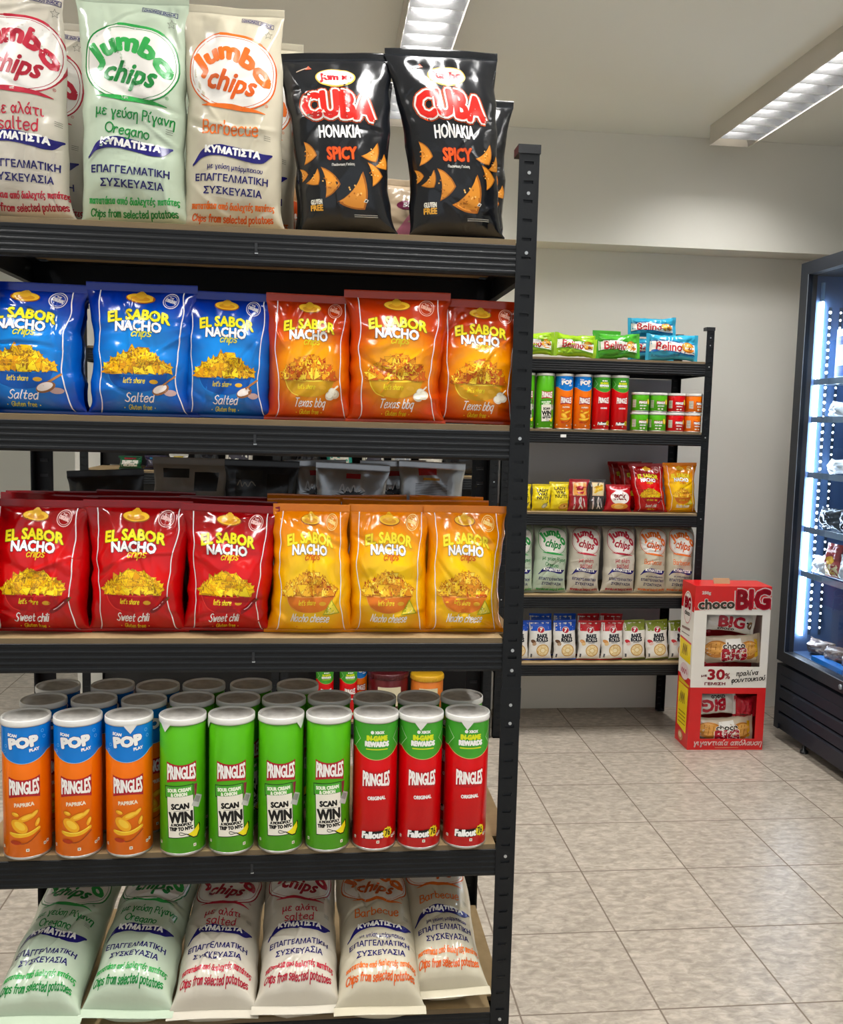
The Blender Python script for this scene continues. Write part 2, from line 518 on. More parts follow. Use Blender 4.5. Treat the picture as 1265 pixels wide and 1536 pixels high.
# ------------------------------------------------------------------ film bags
def facet(u, v, nu, nv, rs, ang):
    """piecewise linear creased height field"""
    c, s = math.cos(ang), math.sin(ang)
    U = (u - .5) * nu; V = (v - .5) * nv
    a = U * c - V * s + 40; b = U * s + V * c + 40
    a = a + 0.25 * np.sin(b * 2.1 + rs.rand() * 6); b = b + 0.25 * np.sin(a * 1.7 + rs.rand() * 6)
    T = rs.rand(90, 90) * 2 - 1
    i = np.floor(a).astype(int); j = np.floor(b).astype(int); fa = a - i; fb = b - j
    h00 = T[j, i]; h10 = T[j, i + 1]; h01 = T[j + 1, i]; h11 = T[j + 1, i + 1]
    return np.where(fa + fb < 1, h00 + (h10 - h00) * fa + (h01 - h00) * fb, h11 + (h01 - h11) * (1 - fa) + (h10 - h11) * (1 - fb))
def bag_surfaces(W, H, T, seed, Wt=None, Wb=None, nu=49, nv=65, wr=1.0, pinch=0.07, vm=0.38, sway=0.0, skew=0.0, low=2.6):
    rs = np.random.RandomState(seed)
    Wt = Wt or W; Wb = Wb or W
    u, v = np.meshgrid(np.linspace(0, 1, nu), np.linspace(0, 1, nv))
    s = 2 * u - 1
    A = np.clip(1 - np.abs(s) ** 2.7, 0, 1) ** 0.55
    B = np.where(v > vm, np.clip(1 - (np.clip(v - vm, 0, 1) / (1 - vm)) ** 2.0, 0, 1) ** 0.75, np.clip(1 - (np.clip(vm - v, 0, 1) / vm) ** low, 0, 1) ** 0.5)
    half = T / 2 * A * B
    w_ = (Wb + (Wt - Wb) * v ** 1.5 if abs(Wt - Wb) > 1e-6 else W) * (1 - pinch * B)
    w_ = w_ * (1 + 0.05 * np.exp(-v / 0.05) + 0.025 * np.exp(-(1 - v) / 0.06))       # flat corners at the seals
    kn = np.interp(v[:, 0], np.linspace(0, 1, 13), rs.rand(13) - 0.5)[:, None]; kn2 = np.interp(v[:, 0], np.linspace(0, 1, 13), rs.rand(13) - 0.5)[:, None]
    x = s / 2 * w_ + skew * (v - 0.5) + 0.002 * np.sin(v * 7 + rs.rand() * 6) * np.abs(s) + 0.030 * W * np.where(s > 0, kn, kn2) * s * s * np.minimum(1, 8 * v * (1 - v))
    z = v * H
    rim = (1 - np.abs(s) ** 10) * np.minimum(1, v / 0.04) * np.minimum(1, (1 - v) / 0.04)
    d = 0.0030 * facet(u, v, 3.2, 4.6, rs, rs.rand() * 3) + 0.0017 * facet(u, v, 7, 10, rs, rs.rand() * 3)
    d += 0.0016 * np.sin(s * (9 + 5 * rs.rand()) + rs.rand() * 6) * np.exp(-(1 - v) / 0.16) + 0.0016 * np.sin(s * (8 + 5 * rs.rand()) + rs.rand() * 6) * np.exp(-v / 0.12)
    for _ in range(7):
        u0, v0, an = rs.rand(), rs.rand(), rs.rand() * math.pi
        L = W * (0.2 + 0.35 * rs.rand()); sg = 0.0022 + 0.002 * rs.rand()
        dx = (u - u0) * W; dz = (v - v0) * H
        t = dx * math.cos(an) + dz * math.sin(an); q = -dx * math.sin(an) + dz * math.cos(an) + 0.15 * t * t / L
        d += rs.choice([-1, 1]) * 0.0018 * np.exp(-(q / sg) ** 2) * np.exp(-(t / L) ** 2)
    com = sway * v * v + 0.003 * (np.sin(s * 2.2 + rs.rand() * 6) + 0.4 * np.sin(s * 6 + rs.rand() * 6)) * np.exp(-(1 - v) / 0.1) + 0.002 * np.sin(s * 2 + rs.rand() * 6) * np.exp(-v / 0.06)
    F = np.stack([x, com - half - d * rim * wr, z], 2)
    d2 = 0.002 * facet(u, v, 3.2, 4.6, rs, rs.rand() * 3)
    Bk = np.stack([x, com + half * 0.95 + d2 * rim * wr, z], 2)
    return F, Bk, np.stack([u, v], 2)
def make_bag(name, design, m, W, H, T, seed, seal=0.012, base_seal=0.005, horizontal=False, nu=49, nv=65, seal_mat=None, lift=0.0, bend=None, slip=0.0, **kw):
    """returns an untagged root: body (with its print) plus crimped seals as parts"""
    root = bpy.data.objects.new(name, None); root.empty_display_size = 0.05; COL.objects.link(root)
    Hb = H - seal - base_seal
    F, Bk, UV = bag_surfaces(W, Hb, T, seed, nu=nu, nv=nv, **kw)
    F[..., 2] += base_seal; Bk[..., 2] += base_seal
    def fold(P):                                     # upper part bent backwards
        if bend is None: return P
        z0, an = bend; q = np.clip(P[..., 2] - z0, 0, None); r_ = 0.05
        th = np.clip(q / r_, 0, R(an)); rest = np.clip(q - r_ * R(an), 0, None)
        z = np.minimum(P[..., 2], z0) + r_ * np.sin(th) + rest * math.cos(R(an)) - (P[..., 1]) * 0
        y = P[..., 1] + r_ * (1 - np.cos(th)) + rest * math.sin(R(an))
        return np.stack([P[..., 0], y, z], -1)
    F = fold(F); Bk = fold(Bk)
    top = F[-1].copy(); bot = F[0].copy()
    def turn(P):
        if not horizontal: return P
        return np.stack([P[..., 2] - H / 2, P[..., 1], W / 2 - P[..., 0]], -1)
    mb = MB()
    mb.grid(turn(F), m, True, False, UV); mb.grid(turn(Bk), m, True, True, UV)
    if design is not None:
        gs = GridSurf(turn(F))
        if horizontal:
            f = lambda u, v, off: gs(1 - v, (u * H - base_seal) / Hb, off)
        else:
            f = lambda u, v, off: gs(u + slip, (lift + v * (H - lift) - base_seal) / Hb, off)
        design.apply(mb, f)
    mb.build(name + '_body' if False else 'bag_body', root)
    for nm, row, h, sg in (('top_seal', top, seal, 1), ('bottom_seal', bot, base_seal, -1)):
        if horizontal: nm = 'end_seal'
        if h <= 0: continue
        sb = MB()
        k = np.linspace(0, 1, 5)
        Pf = np.repeat(row[None], 5, 0); Pf[..., 2] += sg * (h * k)[:, None]
        ripple = 0.0005 * np.cos(k * 4 * math.pi)[:, None]
        Pb = Pf.copy(); Pf[..., 1] -= 0.0004 - ripple * 0.8; Pb[..., 1] += 0.0004 + ripple * 0.8
        uv = np.repeat(UV[-1 if sg > 0 else 0][None], 5, 0)
        sb.grid(turn(Pf), seal_mat or m, True, sg < 0, uv); sb.grid(turn(Pb), seal_mat or m, True, sg > 0, uv)
        sb.build(nm, root)
    return root
def put(root, label, cat, loc, yaw=0, roll=0, lean=0, group=None, shelf=None):
    root.location = loc
    root.rotation_euler = Euler((R(-lean), R(roll), R(yaw)), 'XYZ')
    tag(root, label, cat, group)
    if shelf is not None:
        settle(root, shelf)
    return root

# ================================================================== the room
YB, YS, ZS, ZC = 2.69, 2.53, 2.135, 2.607      # back wall, soffit front, soffit underside, ceiling
XR, XL = 2.36, -3.0
wall_m = mat('wall_paint', '#e2e0d7', 0.8, spec=0.2, noise=(1.2, '#dcdad1', 0.6), bump=(140, 0.08))
ceil_m = mat('ceiling_paint', '#ebece4', 0.8, spec=0.2)
def floor_material():
    m = bpy.data.materials.new('floor_tiles'); m.use_nodes = True
    nt = m.node_tree; b = nt.nodes['Principled BSDF']
    tc = nt.nodes.new('ShaderNodeTexCoord')
    sp = nt.nodes.new('ShaderNodeSeparateXYZ'); nt.links.new(tc.outputs['Object'], sp.inputs[0])
    TS = 0.33
    def M(op, a, bb=None, c=None):
        n = nt.nodes.new('ShaderNodeMath'); n.operation = op
        for i, q in enumerate((a, bb, c)):
            if q is None: continue
            if isinstance(q, (int, float)): n.inputs[i].default_value = q
            else: nt.links.new(q, n.inputs[i])
        return n.outputs[0]
    ux = M('DIVIDE', M('SUBTRACT', sp.outputs[0], 0.4567 - 33), TS); uy = M('DIVIDE', M('SUBTRACT', sp.outputs[1], 1.1054 - 33), TS)
    def edge(q):
        f = M('FRACT', q); return M('MINIMUM', f, M('SUBTRACT', 1.0, f))
    e = M('MINIMUM', edge(ux), edge(uy))
    line = nt.nodes.new('ShaderNodeMapRange'); line.interpolation_type = 'SMOOTHSTEP'
    line.inputs['From Min'].default_value = 0.0035; line.inputs['From Max'].default_value = 0.0095
    nt.links.new(e, line.inputs['Value'])
    cid = nt.nodes.new('ShaderNodeCombineXYZ'); nt.links.new(M('FLOOR', ux), cid.inputs[0]); nt.links.new(M('FLOOR', uy), cid.inputs[1])
    wn = nt.nodes.new('ShaderNodeTexWhiteNoise'); nt.links.new(cid.outputs[0], wn.inputs[0])
    off = nt.nodes.new('ShaderNodeVectorMath'); off.operation = 'MULTIPLY_ADD'
    nt.links.new(wn.outputs['Color'], off.inputs[0]); off.inputs[1].default_value = (7, 7, 7); nt.links.new(tc.outputs['Object'], off.inputs[2])
    st = nt.nodes.new('ShaderNodeMapping'); st.inputs['Scale'].default_value = (1, 1.9, 1); nt.links.new(off.outputs[0], st.inputs[0])
    n1 = nt.nodes.new('ShaderNodeTexNoise'); n1.inputs['Scale'].default_value = 30; n1.inputs['Detail'].default_value = 8; n1.inputs['Roughness'].default_value = 0.62; n1.inputs['Distortion'].default_value = 0.5
    nt.links.new(st.outputs[0], n1.inputs['Vector'])
    cr = nt.nodes.new('ShaderNodeValToRGB')
    cr.color_ramp.elements[0].position = 0.34; cr.color_ramp.elements[0].color = rgb('#8a8174')
    cr.color_ramp.elements[1].position = 0.66; cr.color_ramp.elements[1].color = rgb('#b8ad9f')
    el = cr.color_ramp.elements.new(0.5); el.color = rgb('#a1978a')
    nt.links.new(n1.outputs['Fac'], cr.inputs[0])
    hv = nt.nodes.new('ShaderNodeHueSaturation'); nt.links.new(cr.outputs[0], hv.inputs['Color'])
    nt.links.new(M('MULTIPLY_ADD', wn.outputs['Value'], 0.10, 0.95), hv.inputs['Value'])
    mx = nt.nodes.new('ShaderNodeMix'); mx.data_type = 'RGBA'
    mx.inputs[6].default_value = rgb('#6e6154'); nt.links.new(hv.outputs[0], mx.inputs[7]); nt.links.new(line.outputs[0], mx.inputs[0])
    nt.links.new(mx.outputs[2], b.inputs['Base Color'])
    nt.links.new(M('MULTIPLY_ADD', line.outputs[0], -0.38, 0.72), b.inputs['Roughness'])
    b.inputs['Specular IOR Level'].default_value = 0.45
    bp = nt.nodes.new('ShaderNodeBump'); bp.inputs['Distance'].default_value = 0.0015; bp.inputs['Strength'].default_value = 0.5
    nt.links.new(M('MULTIPLY_ADD', n1.outputs['Fac'], 0.25, line.outputs[0]), bp.inputs['Height']); nt.links.new(bp.outputs[0], b.inputs['Normal'])
    return m
def structure(name, boxes, mt):
    mb = MB()
    for bx in boxes: mb.box(*bx, mt)
    o = mb.build(name); o['kind'] = 'structure'; return o
XA = -1.42                                        # where the back wall ends and the room goes deeper
structure('floor', [(XL, -3.6, -0.05, XR + 0.1, 4.7, 0.0)], floor_material())
structure('ceiling', [(XL, -3.6, ZC, XR + 0.1, 4.7, ZC + 0.1)], ceil_m)
structure('wall_back', [(XA, YB, 0, XR + 0.1, YB + 0.12, ZC)], wall_m)
structure('trim_1', [(XA, YS, ZS, XR, YB - 0.0005, ZC - 0.0005)], wall_m)        # the dropped beam along the back wall
structure('wall_right', [(XR, -3.6, 0, XR + 0.1, YB, ZC)], wall_m)
structure('wall_left', [(XL - 0.1, -3.6, 0, XL, 4.7, ZC)], wall_m)
structure('wall_alcove', [(XL, 4.6, 0, XA + 0.12, 4.7, ZC)], wall_m)

# ------------------------------------------------------------------ ceiling lamps
lamp_white = mat('lamp_white_enamel', '#c9c4ba', 0.45)
louvre_m = mat('lamp_reflector', '#b4b4b4', 0.22, metal=1.0)
tube_m = mat('fluorescent_tube', '#ffffff', 0.3, emit='#fff6e8', es=TUBE_E)
def ceiling_lamp(xc, y0, y1, label):
    W = 0.172; H = 0.08
    root = thing('ceiling_lamp', label, 'ceiling light', (xc, (y0 + y1) / 2, ZC - H - 0.0005), group='surface mounted louvre lamps')
    L = (y1 - y0) / 2; t = 0.003; h = W / 2
    b = MB()
    b.box(-h, -L, H - t, h, L, H, lamp_white)
    b.box(-h, -L, 0, -h + t, L, H - t, lamp_white); b.box(h - t, -L, 0, h, L, H - t, lamp_white)
    b.box(-h + t, -L, 0, h - t, -L + t, H - t, lamp_white); b.box(-h + t, L - t, 0, h - t, L, H - t, lamp_white)
    b.build('housing', root)
    r = MB()                                       # curved side mirrors
    for sg in (-1, 1):
        P = [(sg * (h - 0.006 - 0.03 * k ** 2), 0.004 + 0.05 * k) for k in np.linspace(0, 1, 6)]
        V = [(x, y, z) for x, z in P for y in (-L + 0.005, L - 0.005)]
        r.add(V, [(2 * i, 2 * i + 2, 2 * i + 3, 2 * i + 1) for i in range(5)], louvre_m, True)
    r.build('side_reflector', root)
    n = int((y1 - y0) / 0.088)
    for k in range(1, n):
        y = -L + (y1 - y0) * k / n
        f = MB(); f.prism([(y - 0.0012, 0.002), (y + 0.0012, 0.002), (y + 0.009, 0.050), (y - 0.009, 0.050)], -h + 0.006, h - 0.006, louvre_m, 'x')
        f.build('louvre_blade', root)
    for sx in (-0.035, 0.035):
        f = MB(); f.tube([(sx, -L + 0.02, 0.066), (sx, L - 0.02, 0.066)], 0.007, tube_m, 10); f.build('fluorescent_tube', root)
    ld = bpy.data.lights.new('lamp_light', 'AREA'); ld.shape = 'RECTANGLE'; ld.size = 0.13; ld.size_y = 2 * L - 0.24
    ld.energy = LAMP_W; ld.color = (1.0, 0.985, 0.965)
    lo = bpy.data.objects.new('lamp_light', ld); COL.objects.link(lo); lo.parent = root; lo.location = (0, 0, 0.0545)
    return root
ceiling_lamp(1.342, 1.10, 2.36, 'long louvred ceiling lamp at right, near the dropped beam')
ceiling_lamp(-0.030, 1.00, 2.36, 'long louvred ceiling lamp behind the two black snack bags')
ceiling_lamp(-0.030, -1.15, 0.15, 'louvred ceiling lamp over the aisle in front of the near rack')
ceiling_lamp(1.342, -1.15, 0.15, 'louvred ceiling lamp over the aisle right of the near rack')
ceiling_lamp(-1.40, -1.15, 0.15, 'louvred ceiling lamp over the aisle left of the near rack')
ceiling_lamp(-0.030, -3.2, -1.95, 'louvred ceiling lamp near the shop front, middle row')
ceiling_lamp(-2.1, 1.10, 2.36, 'louvred ceiling lamp over the left part of the shop')

# ------------------------------------------------------------------ metal shelving
steel = mat('anthracite_steel', '#0c0f12', 0.5, spec=0.28, bump=(260, 0.10))
steel_in = mat('slot_shadow_steel', '#1b1e22', 0.6)
zinc = mat('zinc_rivet', '#b9bcbc', 0.35, metal=0.7)
plastic = mat('black_plastic', '#15171a', 0.45)
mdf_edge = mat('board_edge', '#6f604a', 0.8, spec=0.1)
mdf = mat('board_mdf', '#a58d68', 0.7, spec=0.2, noise=(35, '#947e5a', 0.8))
BH = 0.0487; PW = 0.0332
def post_mesh(sx, sy, H):
    """L shaped post, outer corner at the origin, flanges towards sx and sy, keyhole slots in the front flange"""
    mb = MB(); t = 0.0018; P = 0.03
    lo, hi = 0.0092, 0.0245
    y0, y1 = 0.0, t * sy
    X = lambda q: q * sx
    def quad(a, b, c, d):
        v = [(X(p[0]), p[1], p[2]) for p in (a, b, c, d)]
        mb.add(v, [(0, 1, 2, 3)], steel)
    def panel(xa, xb, za, zb):                      # both skins of a strip
        quad((xa, y0, za), (xb, y0, za), (xb, y0, zb), (xa, y0, zb)); quad((xa, y1, za), (xb, y1, za), (xb, y1, zb), (xa, y1, zb))
    panel(0, lo, 0, H); panel(hi, PW, 0, H)
    quad((PW, y0, 0), (PW, y1, 0), (PW, y1, H), (PW, y0, H))
    n = int((H - 0.01) / P); z = 0
    prev = 0
    for k in range(n + 1):
        zc = H - 0.0255 - 0.03 * k
        za, zb = zc - 0.0024, zc + 0.0024
        if za < 0.01: break
        if k == 0: panel(lo, hi, zb, H)
        else: panel(lo, hi, zb, top)
        d = 0.0035 * sy
        quad((lo, y0, za), (hi, y0, za), (hi - 0.001, d, za - 0.0012), (lo + 0.001, d, za - 0.0012))     # pressed lip
        quad((lo, y0, zb), (hi, y0, zb), (hi, d, zb), (lo, d, zb))
        quad((lo, y0, za), (lo, d, za), (lo, d, zb), (lo, y0, zb)); quad((hi, y0, za), (hi, d, za), (hi, d, zb), (hi, y0, zb))
        v = [(X(p[0]), p[1], p[2]) for p in ((lo, d, za - 0.001), (hi, d, za - 0.001), (hi, d, zb), (lo, d, zb))]
        mb.add(v, [(0, 1, 2, 3)], steel_in)
        top = za
    panel(lo, hi, 0, top)
    a, b = sorted((0, t * sx)); c, e = sorted((t * sy, PW * sy))
    mb.box(a, c, 0, b, e, H, steel)
    return mb
def beam_prof():
    """ribbed front profile (depth, height)"""
    pr = [(0.003, 0), (0.0, 0.004)]
    for k in range(4):
        z = 0.009 + k * 0.0095
        pr += [(0.0, z - 0.002), (0.0007, z), (0.0007, z + 0.0035), (0.0, z + 0.0055)]
    pr += [(0.0, BH - 0.001), (0.001, BH), (0.018, BH), (0.018, BH - 0.002), (0.0035, BH - 0.003), (0.0035, 0.003), (0.016, 0.002), (0.016, 0)]
    return pr
def rack(label, x1, y0, W, D, H, levels, seam=None, tag_at=None, notch=True, backs=(), back_name='grey_back_panel', back_col='#d2d4d8'):
    """x1 = outer right edge of the front right post, y0 = front face"""
    root = thing('metal_shelving_unit', label, 'shelving', (x1, y0, 0), group='black boltless shelving units')
    for px, py, sx, sy in ((0, 0, -1, 1), (-W, 0, 1, 1), (0, D, -1, -1), (-W, D, 1, -1)):
        p = post_mesh(sx, sy, H).build('post', root, (px, py, 0))
        c = MB(); a, b = sorted((-0.0015 * sx, (PW + 0.002) * sx)); e, f = sorted((-0.0015 * sy, (PW + 0.002) * sy))
        c.box(a, e, H - 0.011, b, f, H + 0.003, plastic); c.build('post_cap', p)
        ft = MB(); ft.box(min(0, PW * sx), min(0, PW * sy), 0.0, max(0, PW * sx), max(0, PW * sy), 0.006, plastic); ft.build('foot', p)
        zs = [H - 0.041, H - 0.073] + [z - 0.012 for z in levels]
        if seam: zs += [seam - 0.03, seam - 0.062, seam + 0.03]
        for z in zs:
            yy = 0 if sy > 0 else PW * 0
            pr = [(0.0028 * math.cos(q), 0.0028 * math.sin(q)) for q in np.linspace(0, 2 * math.pi, 13)[:-1]]
            rv = MB()
            rv.add([(0.0165 * sx + q[0], -0.0012 * sy, z + q[1]) for q in pr] + [(0.0165 * sx + q[0], 0.0005 * sy, z + q[1]) for q in pr],
                   [tuple(range(12))] + [(i, (i + 1) % 12, 12 + (i + 1) % 12, 12 + i) for i in range(12)], zinc)
            rv.build('rivet', p)
        if seam:
            s_ = MB(); s_.box(min(-0.0006 * sx, (PW + 0.0006) * sx), min(-0.0006 * sy, 0.002 * sy), seam - 0.055, max(-0.0006 * sx, (PW + 0.0006) * sx), max(-0.0006 * sy, -0.0002 * sy), seam, steel)
            s_.build('splice_plate', p)
    pr = beam_prof()
    for z in levels:
        f = MB(); f.prism([(0.002 + a, z - BH + b) for a, b in pr], -W + 0.003, -0.003, steel, 'x')
        if notch:
            f.box(-W / 2 - 0.0005, 0.0012, z - 0.03, -W / 2 + 0.0035, 0.004, z - 0.015, steel_in)
            f.box(-W / 2 - 0.0005, 0.0012, z - 0.0315, -W / 2 + 0.0045, 0.004, z - 0.0297, zinc)
        f.build('beam', root)
        f = MB(); f.prism([(D - 0.002 - a, z - BH + b) for a, b in pr], -W + 0.003, -0.003, steel, 'x'); f.build('beam', root)
        for sg, xx in ((1, -W + 0.002), (-1, -0.002)):
            f = MB(); f.prism([(xx + sg * a, z - BH + b) for a, b in pr], 0.021, D - 0.021, steel, 'y'); f.build('side_beam', root)
        f = MB(); e = 0.0036
        # notched round the posts
        f.box(-W + PW + 0.001, 0.0035, z, -PW - 0.001, D - 0.0035, z + 0.009, mdf)
        f.box(-W + e, PW + 0.001, z, -W + PW + 0.001, D - PW - 0.001, z + 0.009, mdf)
        f.box(-PW - 0.001, PW + 0.001, z, -e, D - PW - 0.001, z + 0.009, mdf)
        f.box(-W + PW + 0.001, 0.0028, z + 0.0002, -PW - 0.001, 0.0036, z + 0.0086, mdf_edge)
        f.build('shelf_board', root)
    for za, zb in backs:
        f = MB(); f.box(-W + 0.004, D - 0.006, za, -0.036, D - 0.003, zb, mat(back_name, back_col, 0.6)); f.build('back_panel', root)
    if tag_at:
        f = MB(); x, z = tag_at; f.box(x - 0.012, 0.0005, z - 0.006, x + 0.012, 0.002, z + 0.006, mat('paper_white', '#f2f2ee', 0.6)); f.build('price_tag', root)
    return root
NEAR = [1.6331, 1.3333, 0.9765, 0.6140, 0.3150]
NX, NY, NW, ND, NH = 0.0, 0.0, 0.90, 0.38, 1.788
FAR = [1.6134, 1.3161, 0.9686, 0.6144, 0.3195]
FX, FY, FW = 1.2923, 2.2852, 0.89
BT = 0.009                                        # board thickness
near_rack = rack('near black shelving unit filling the left half with crisps and snack bags', NX, NY, NW, ND, NH, NEAR, seam=0.90)
far_rack = rack('far black shelving unit against the back wall, beside the red display box', FX, FY, FW, 0.375, 1.764, FAR, seam=None, tag_at=(-0.633, 1.3161 - 0.018),
                notch=False, backs=[(1.33, 1.56), (0.98, 1.265), (0.63, 0.92), (0.33, 0.565)])
MID = [1.60, 1.36, 1.112, 0.60, 0.07]
dark = dict(notch=False, backs=[(0.09, 0.545), (0.615, 1.058), (1.125, 1.30)], back_name='dark_back_panel', back_col='#1d1e21')
mid_rack = rack('black shelving unit on the back wall, seen through the near rack', 0.388, FY, FW, 0.375, 1.764, MID, **dark)
left_rack = rack('black shelving unit on the back wall, behind the near rack at left', -0.508, FY, 0.79, 0.375, 1.764, MID, **dark)

# ================================================================== printed designs
WHITE, NAVY, BLACK = '#f4f2ee', '#1d1a66', '#141414'
def band(d, x0, x1, yc, h, col, lay=2):
    """waving flag band"""
    W = x1 - x0
    t_ = [0, .10, .22, .36, .55, .75, .9, 1.0]
    hi_ = [-18, 4, 11, 13, 9, 4, 1, 2]; lo_ = [-20, -8, -4, -4, -8, -14, -13, 1]
    xs = np.linspace(x0, x1, 40)
    k = np.hanning(7); k /= k.sum()
    def sm(q):
        y = np.interp((xs - x0) / W, t_, q); return np.convolve(np.pad(y, 3, 'edge'), k, 'valid')
    hi, lo = sm(hi_), sm(lo_)
    d.strip(xs, lambda x: yc + float(np.interp(x, xs, lo)), lambda x: yc + float(np.interp(x, xs, hi)), col, lay); return lo, hi
def jumbo(col, flav, dark):
    d = Design(165, 345)
    # oval badge with a thick lower stroke
    def oval(rx, ry, n=44, sq=2.5):
        p = []
        for k in range(n + 1):
            t = 2 * math.pi * k / n; c_, s_ = math.cos(t), math.sin(t)
            x = rx * math.copysign(abs(c_) ** (2 / sq), c_); y = ry * math.copysign(abs(s_) ** (2 / sq), s_)
            p.append((83 + x * 0.9945 + y * 0.1045, 236 - x * 0.1045 + y * 0.9945))
        return p
    d.poly(oval(70, 57)[:-1], '#e3dfd8', 1)
    d.line(oval(71, 58), 2.2, dark, 1.6); d.line(oval(66.5, 53.5), 0.9, dark, 1.6)
    o_ = oval(71, 58); d.line([p for p in o_[7:14]], 4.2, col, 1.8)
    d.strip(np.linspace(30, 138, 24), lambda x: 180 - 0.105 * (x - 83) - 1.5 - 1.5 * (1 - ((x - 84) / 54) ** 2), lambda x: 180 - 0.105 * (x - 83) + 5.5 * (1 - ((x - 84) / 54) ** 2) - 0.5, col, 2.0)
    def warp(a, b):
        x0 = 24 + a * 118; sl = -0.020 * (x0 - 74); n_ = math.hypot(1, sl * 0.85)
        y0 = 263 - 0.0100 * (x0 - 74) ** 2; q = (b - 0.5) * 35
        return (x0 - sl * 0.85 / n_ * q, y0 + q / n_)
    d.text('Jumbo', 0, 0, 0, 0, col, 2.6, bold=5.2, warp=warp)
    d.text('chips', 82, 214, 78, 40, dark, 3, bold=2.8, shear=0.25, rot=-9)
    d.text('®', 139, 186, 5, 5, dark, 2)
    if flav == 'oregano':
        d.hand('με γεύση Ρίγανη', 90, 156, 118, 9, dark, 2.1, rot=-6)
        d.hand('Oregano', 78, 132, 66, 9, dark, 2.1, rot=-7)
    elif flav == 'salted':
        d.hand('με αλάτι', 84, 152, 76, 10, col, 2.2, rot=-3)
        d.hand('salted', 82, 130, 62, 11, col, 2.3, rot=-3)
    else:
        d.hand('Barbecue', 80, 146, 92, 12, col, 2.4, rot=-2)
        d.hand('με γεύση μπάρμπεκιου', 88, 89, 92, 4.6, NAVY, 1.1, rot=-4)
    lo, hi = band(d, 16, 150, 112, 20, NAVY)
    d.text('ΚΥΜΑΤΙΣΤΑ'.replace('Κ', 'K'), 84, 114.5, 92, 10, WHITE, 2.8, bold=1.9, rot=-5)
    y0 = 76 if flav != 'barbecue' else 74
    for s_, cx_, y, wd in (('ΕΠΑΓΓΕΛΜΑΤΙKΗ', 82, y0, 122), ('ΣΥΣKΕΥΑΣΙΑ', 84, y0 - 19, 98)):
        d.text(s_, cx_, y, wd, 10.5, '#23215c', 2, bold=0.8, rot=-2.5)
    d.hand('πατατάκια από διαλεχτές πατάτες', 84, 32, 138, 6, col, 1.8, shear=0.15, bend=2)
    d.hand('Chips from selected potatoes', 82, 15, 132, 6, dark, 1.8, shear=0.15, bend=2)
    d.line([(97, 327), (150, 319), (150, 312), (97, 320), (97, 327)], 0.8, NAVY, 2)
    d.text('OHONOS SNACK', 123, 319.5, 48, 4.6, NAVY, 2, bold=0.3, rot=-8)
    st = [(142 + (7 if k % 2 == 0 else 3) * math.sin(k * math.pi / 5), 301 + (7 if k % 2 == 0 else 3) * math.cos(k * math.pi / 5)) for k in range(11)]
    d.line(st, 0.6, '#6b6b64', 2)
    for k in range(3):
        d.line([(137, 141 - 3 * k), (147, 140 - 3 * k)], 0.7, '#6b6b64', 2)
    return d
def chip(d, cx, cy, L, ang, col, edge, lay, fat=0.55):
    """curved three-cornered corn snack"""
    p = []
    A, B, C = np.array([0, L * 0.62]), np.array([-L * fat * 0.62, -L * 0.42]), np.array([L * fat * 0.75, -L * 0.22])
    c, s = math.cos(R(ang)), math.sin(R(ang))
    def curve(a, b, bulge):
        n = np.array([-(b - a)[1], (b - a)[0]])
        return [a + (b - a) * t + n * bulge * 4 * t * (1 - t) for t in np.linspace(0, 1, 7)[:-1]]
    q = curve(A, B, 0.10) + curve(B, C, -0.08) + curve(C, A, -0.12)
    q = [(cx + x * c - y * s, cy + x * s + y * c) for x, y in q]
    d.poly(q, edge, lay)
    q2 = [(cx + (x - cx) * 0.86, cy + (y - cy) * 0.9) for x, y in q]
    d.poly(q2, col, lay + 0.3)
    rs = np.random.RandomState(int(cx * 7 + cy))
    for _ in range(9):
        t, r = rs.rand() * 6.28, rs.rand() * 0.22 * L
        x, y = cx + r * math.cos(t), cy + r * math.sin(t)
        d.ellipse(x, y, 0.02 * L + 0.5, 0.02 * L + 0.4, rs.choice(['#f2b55e', '#b4641a', '#f7c878']), lay + 0.6, n=6)
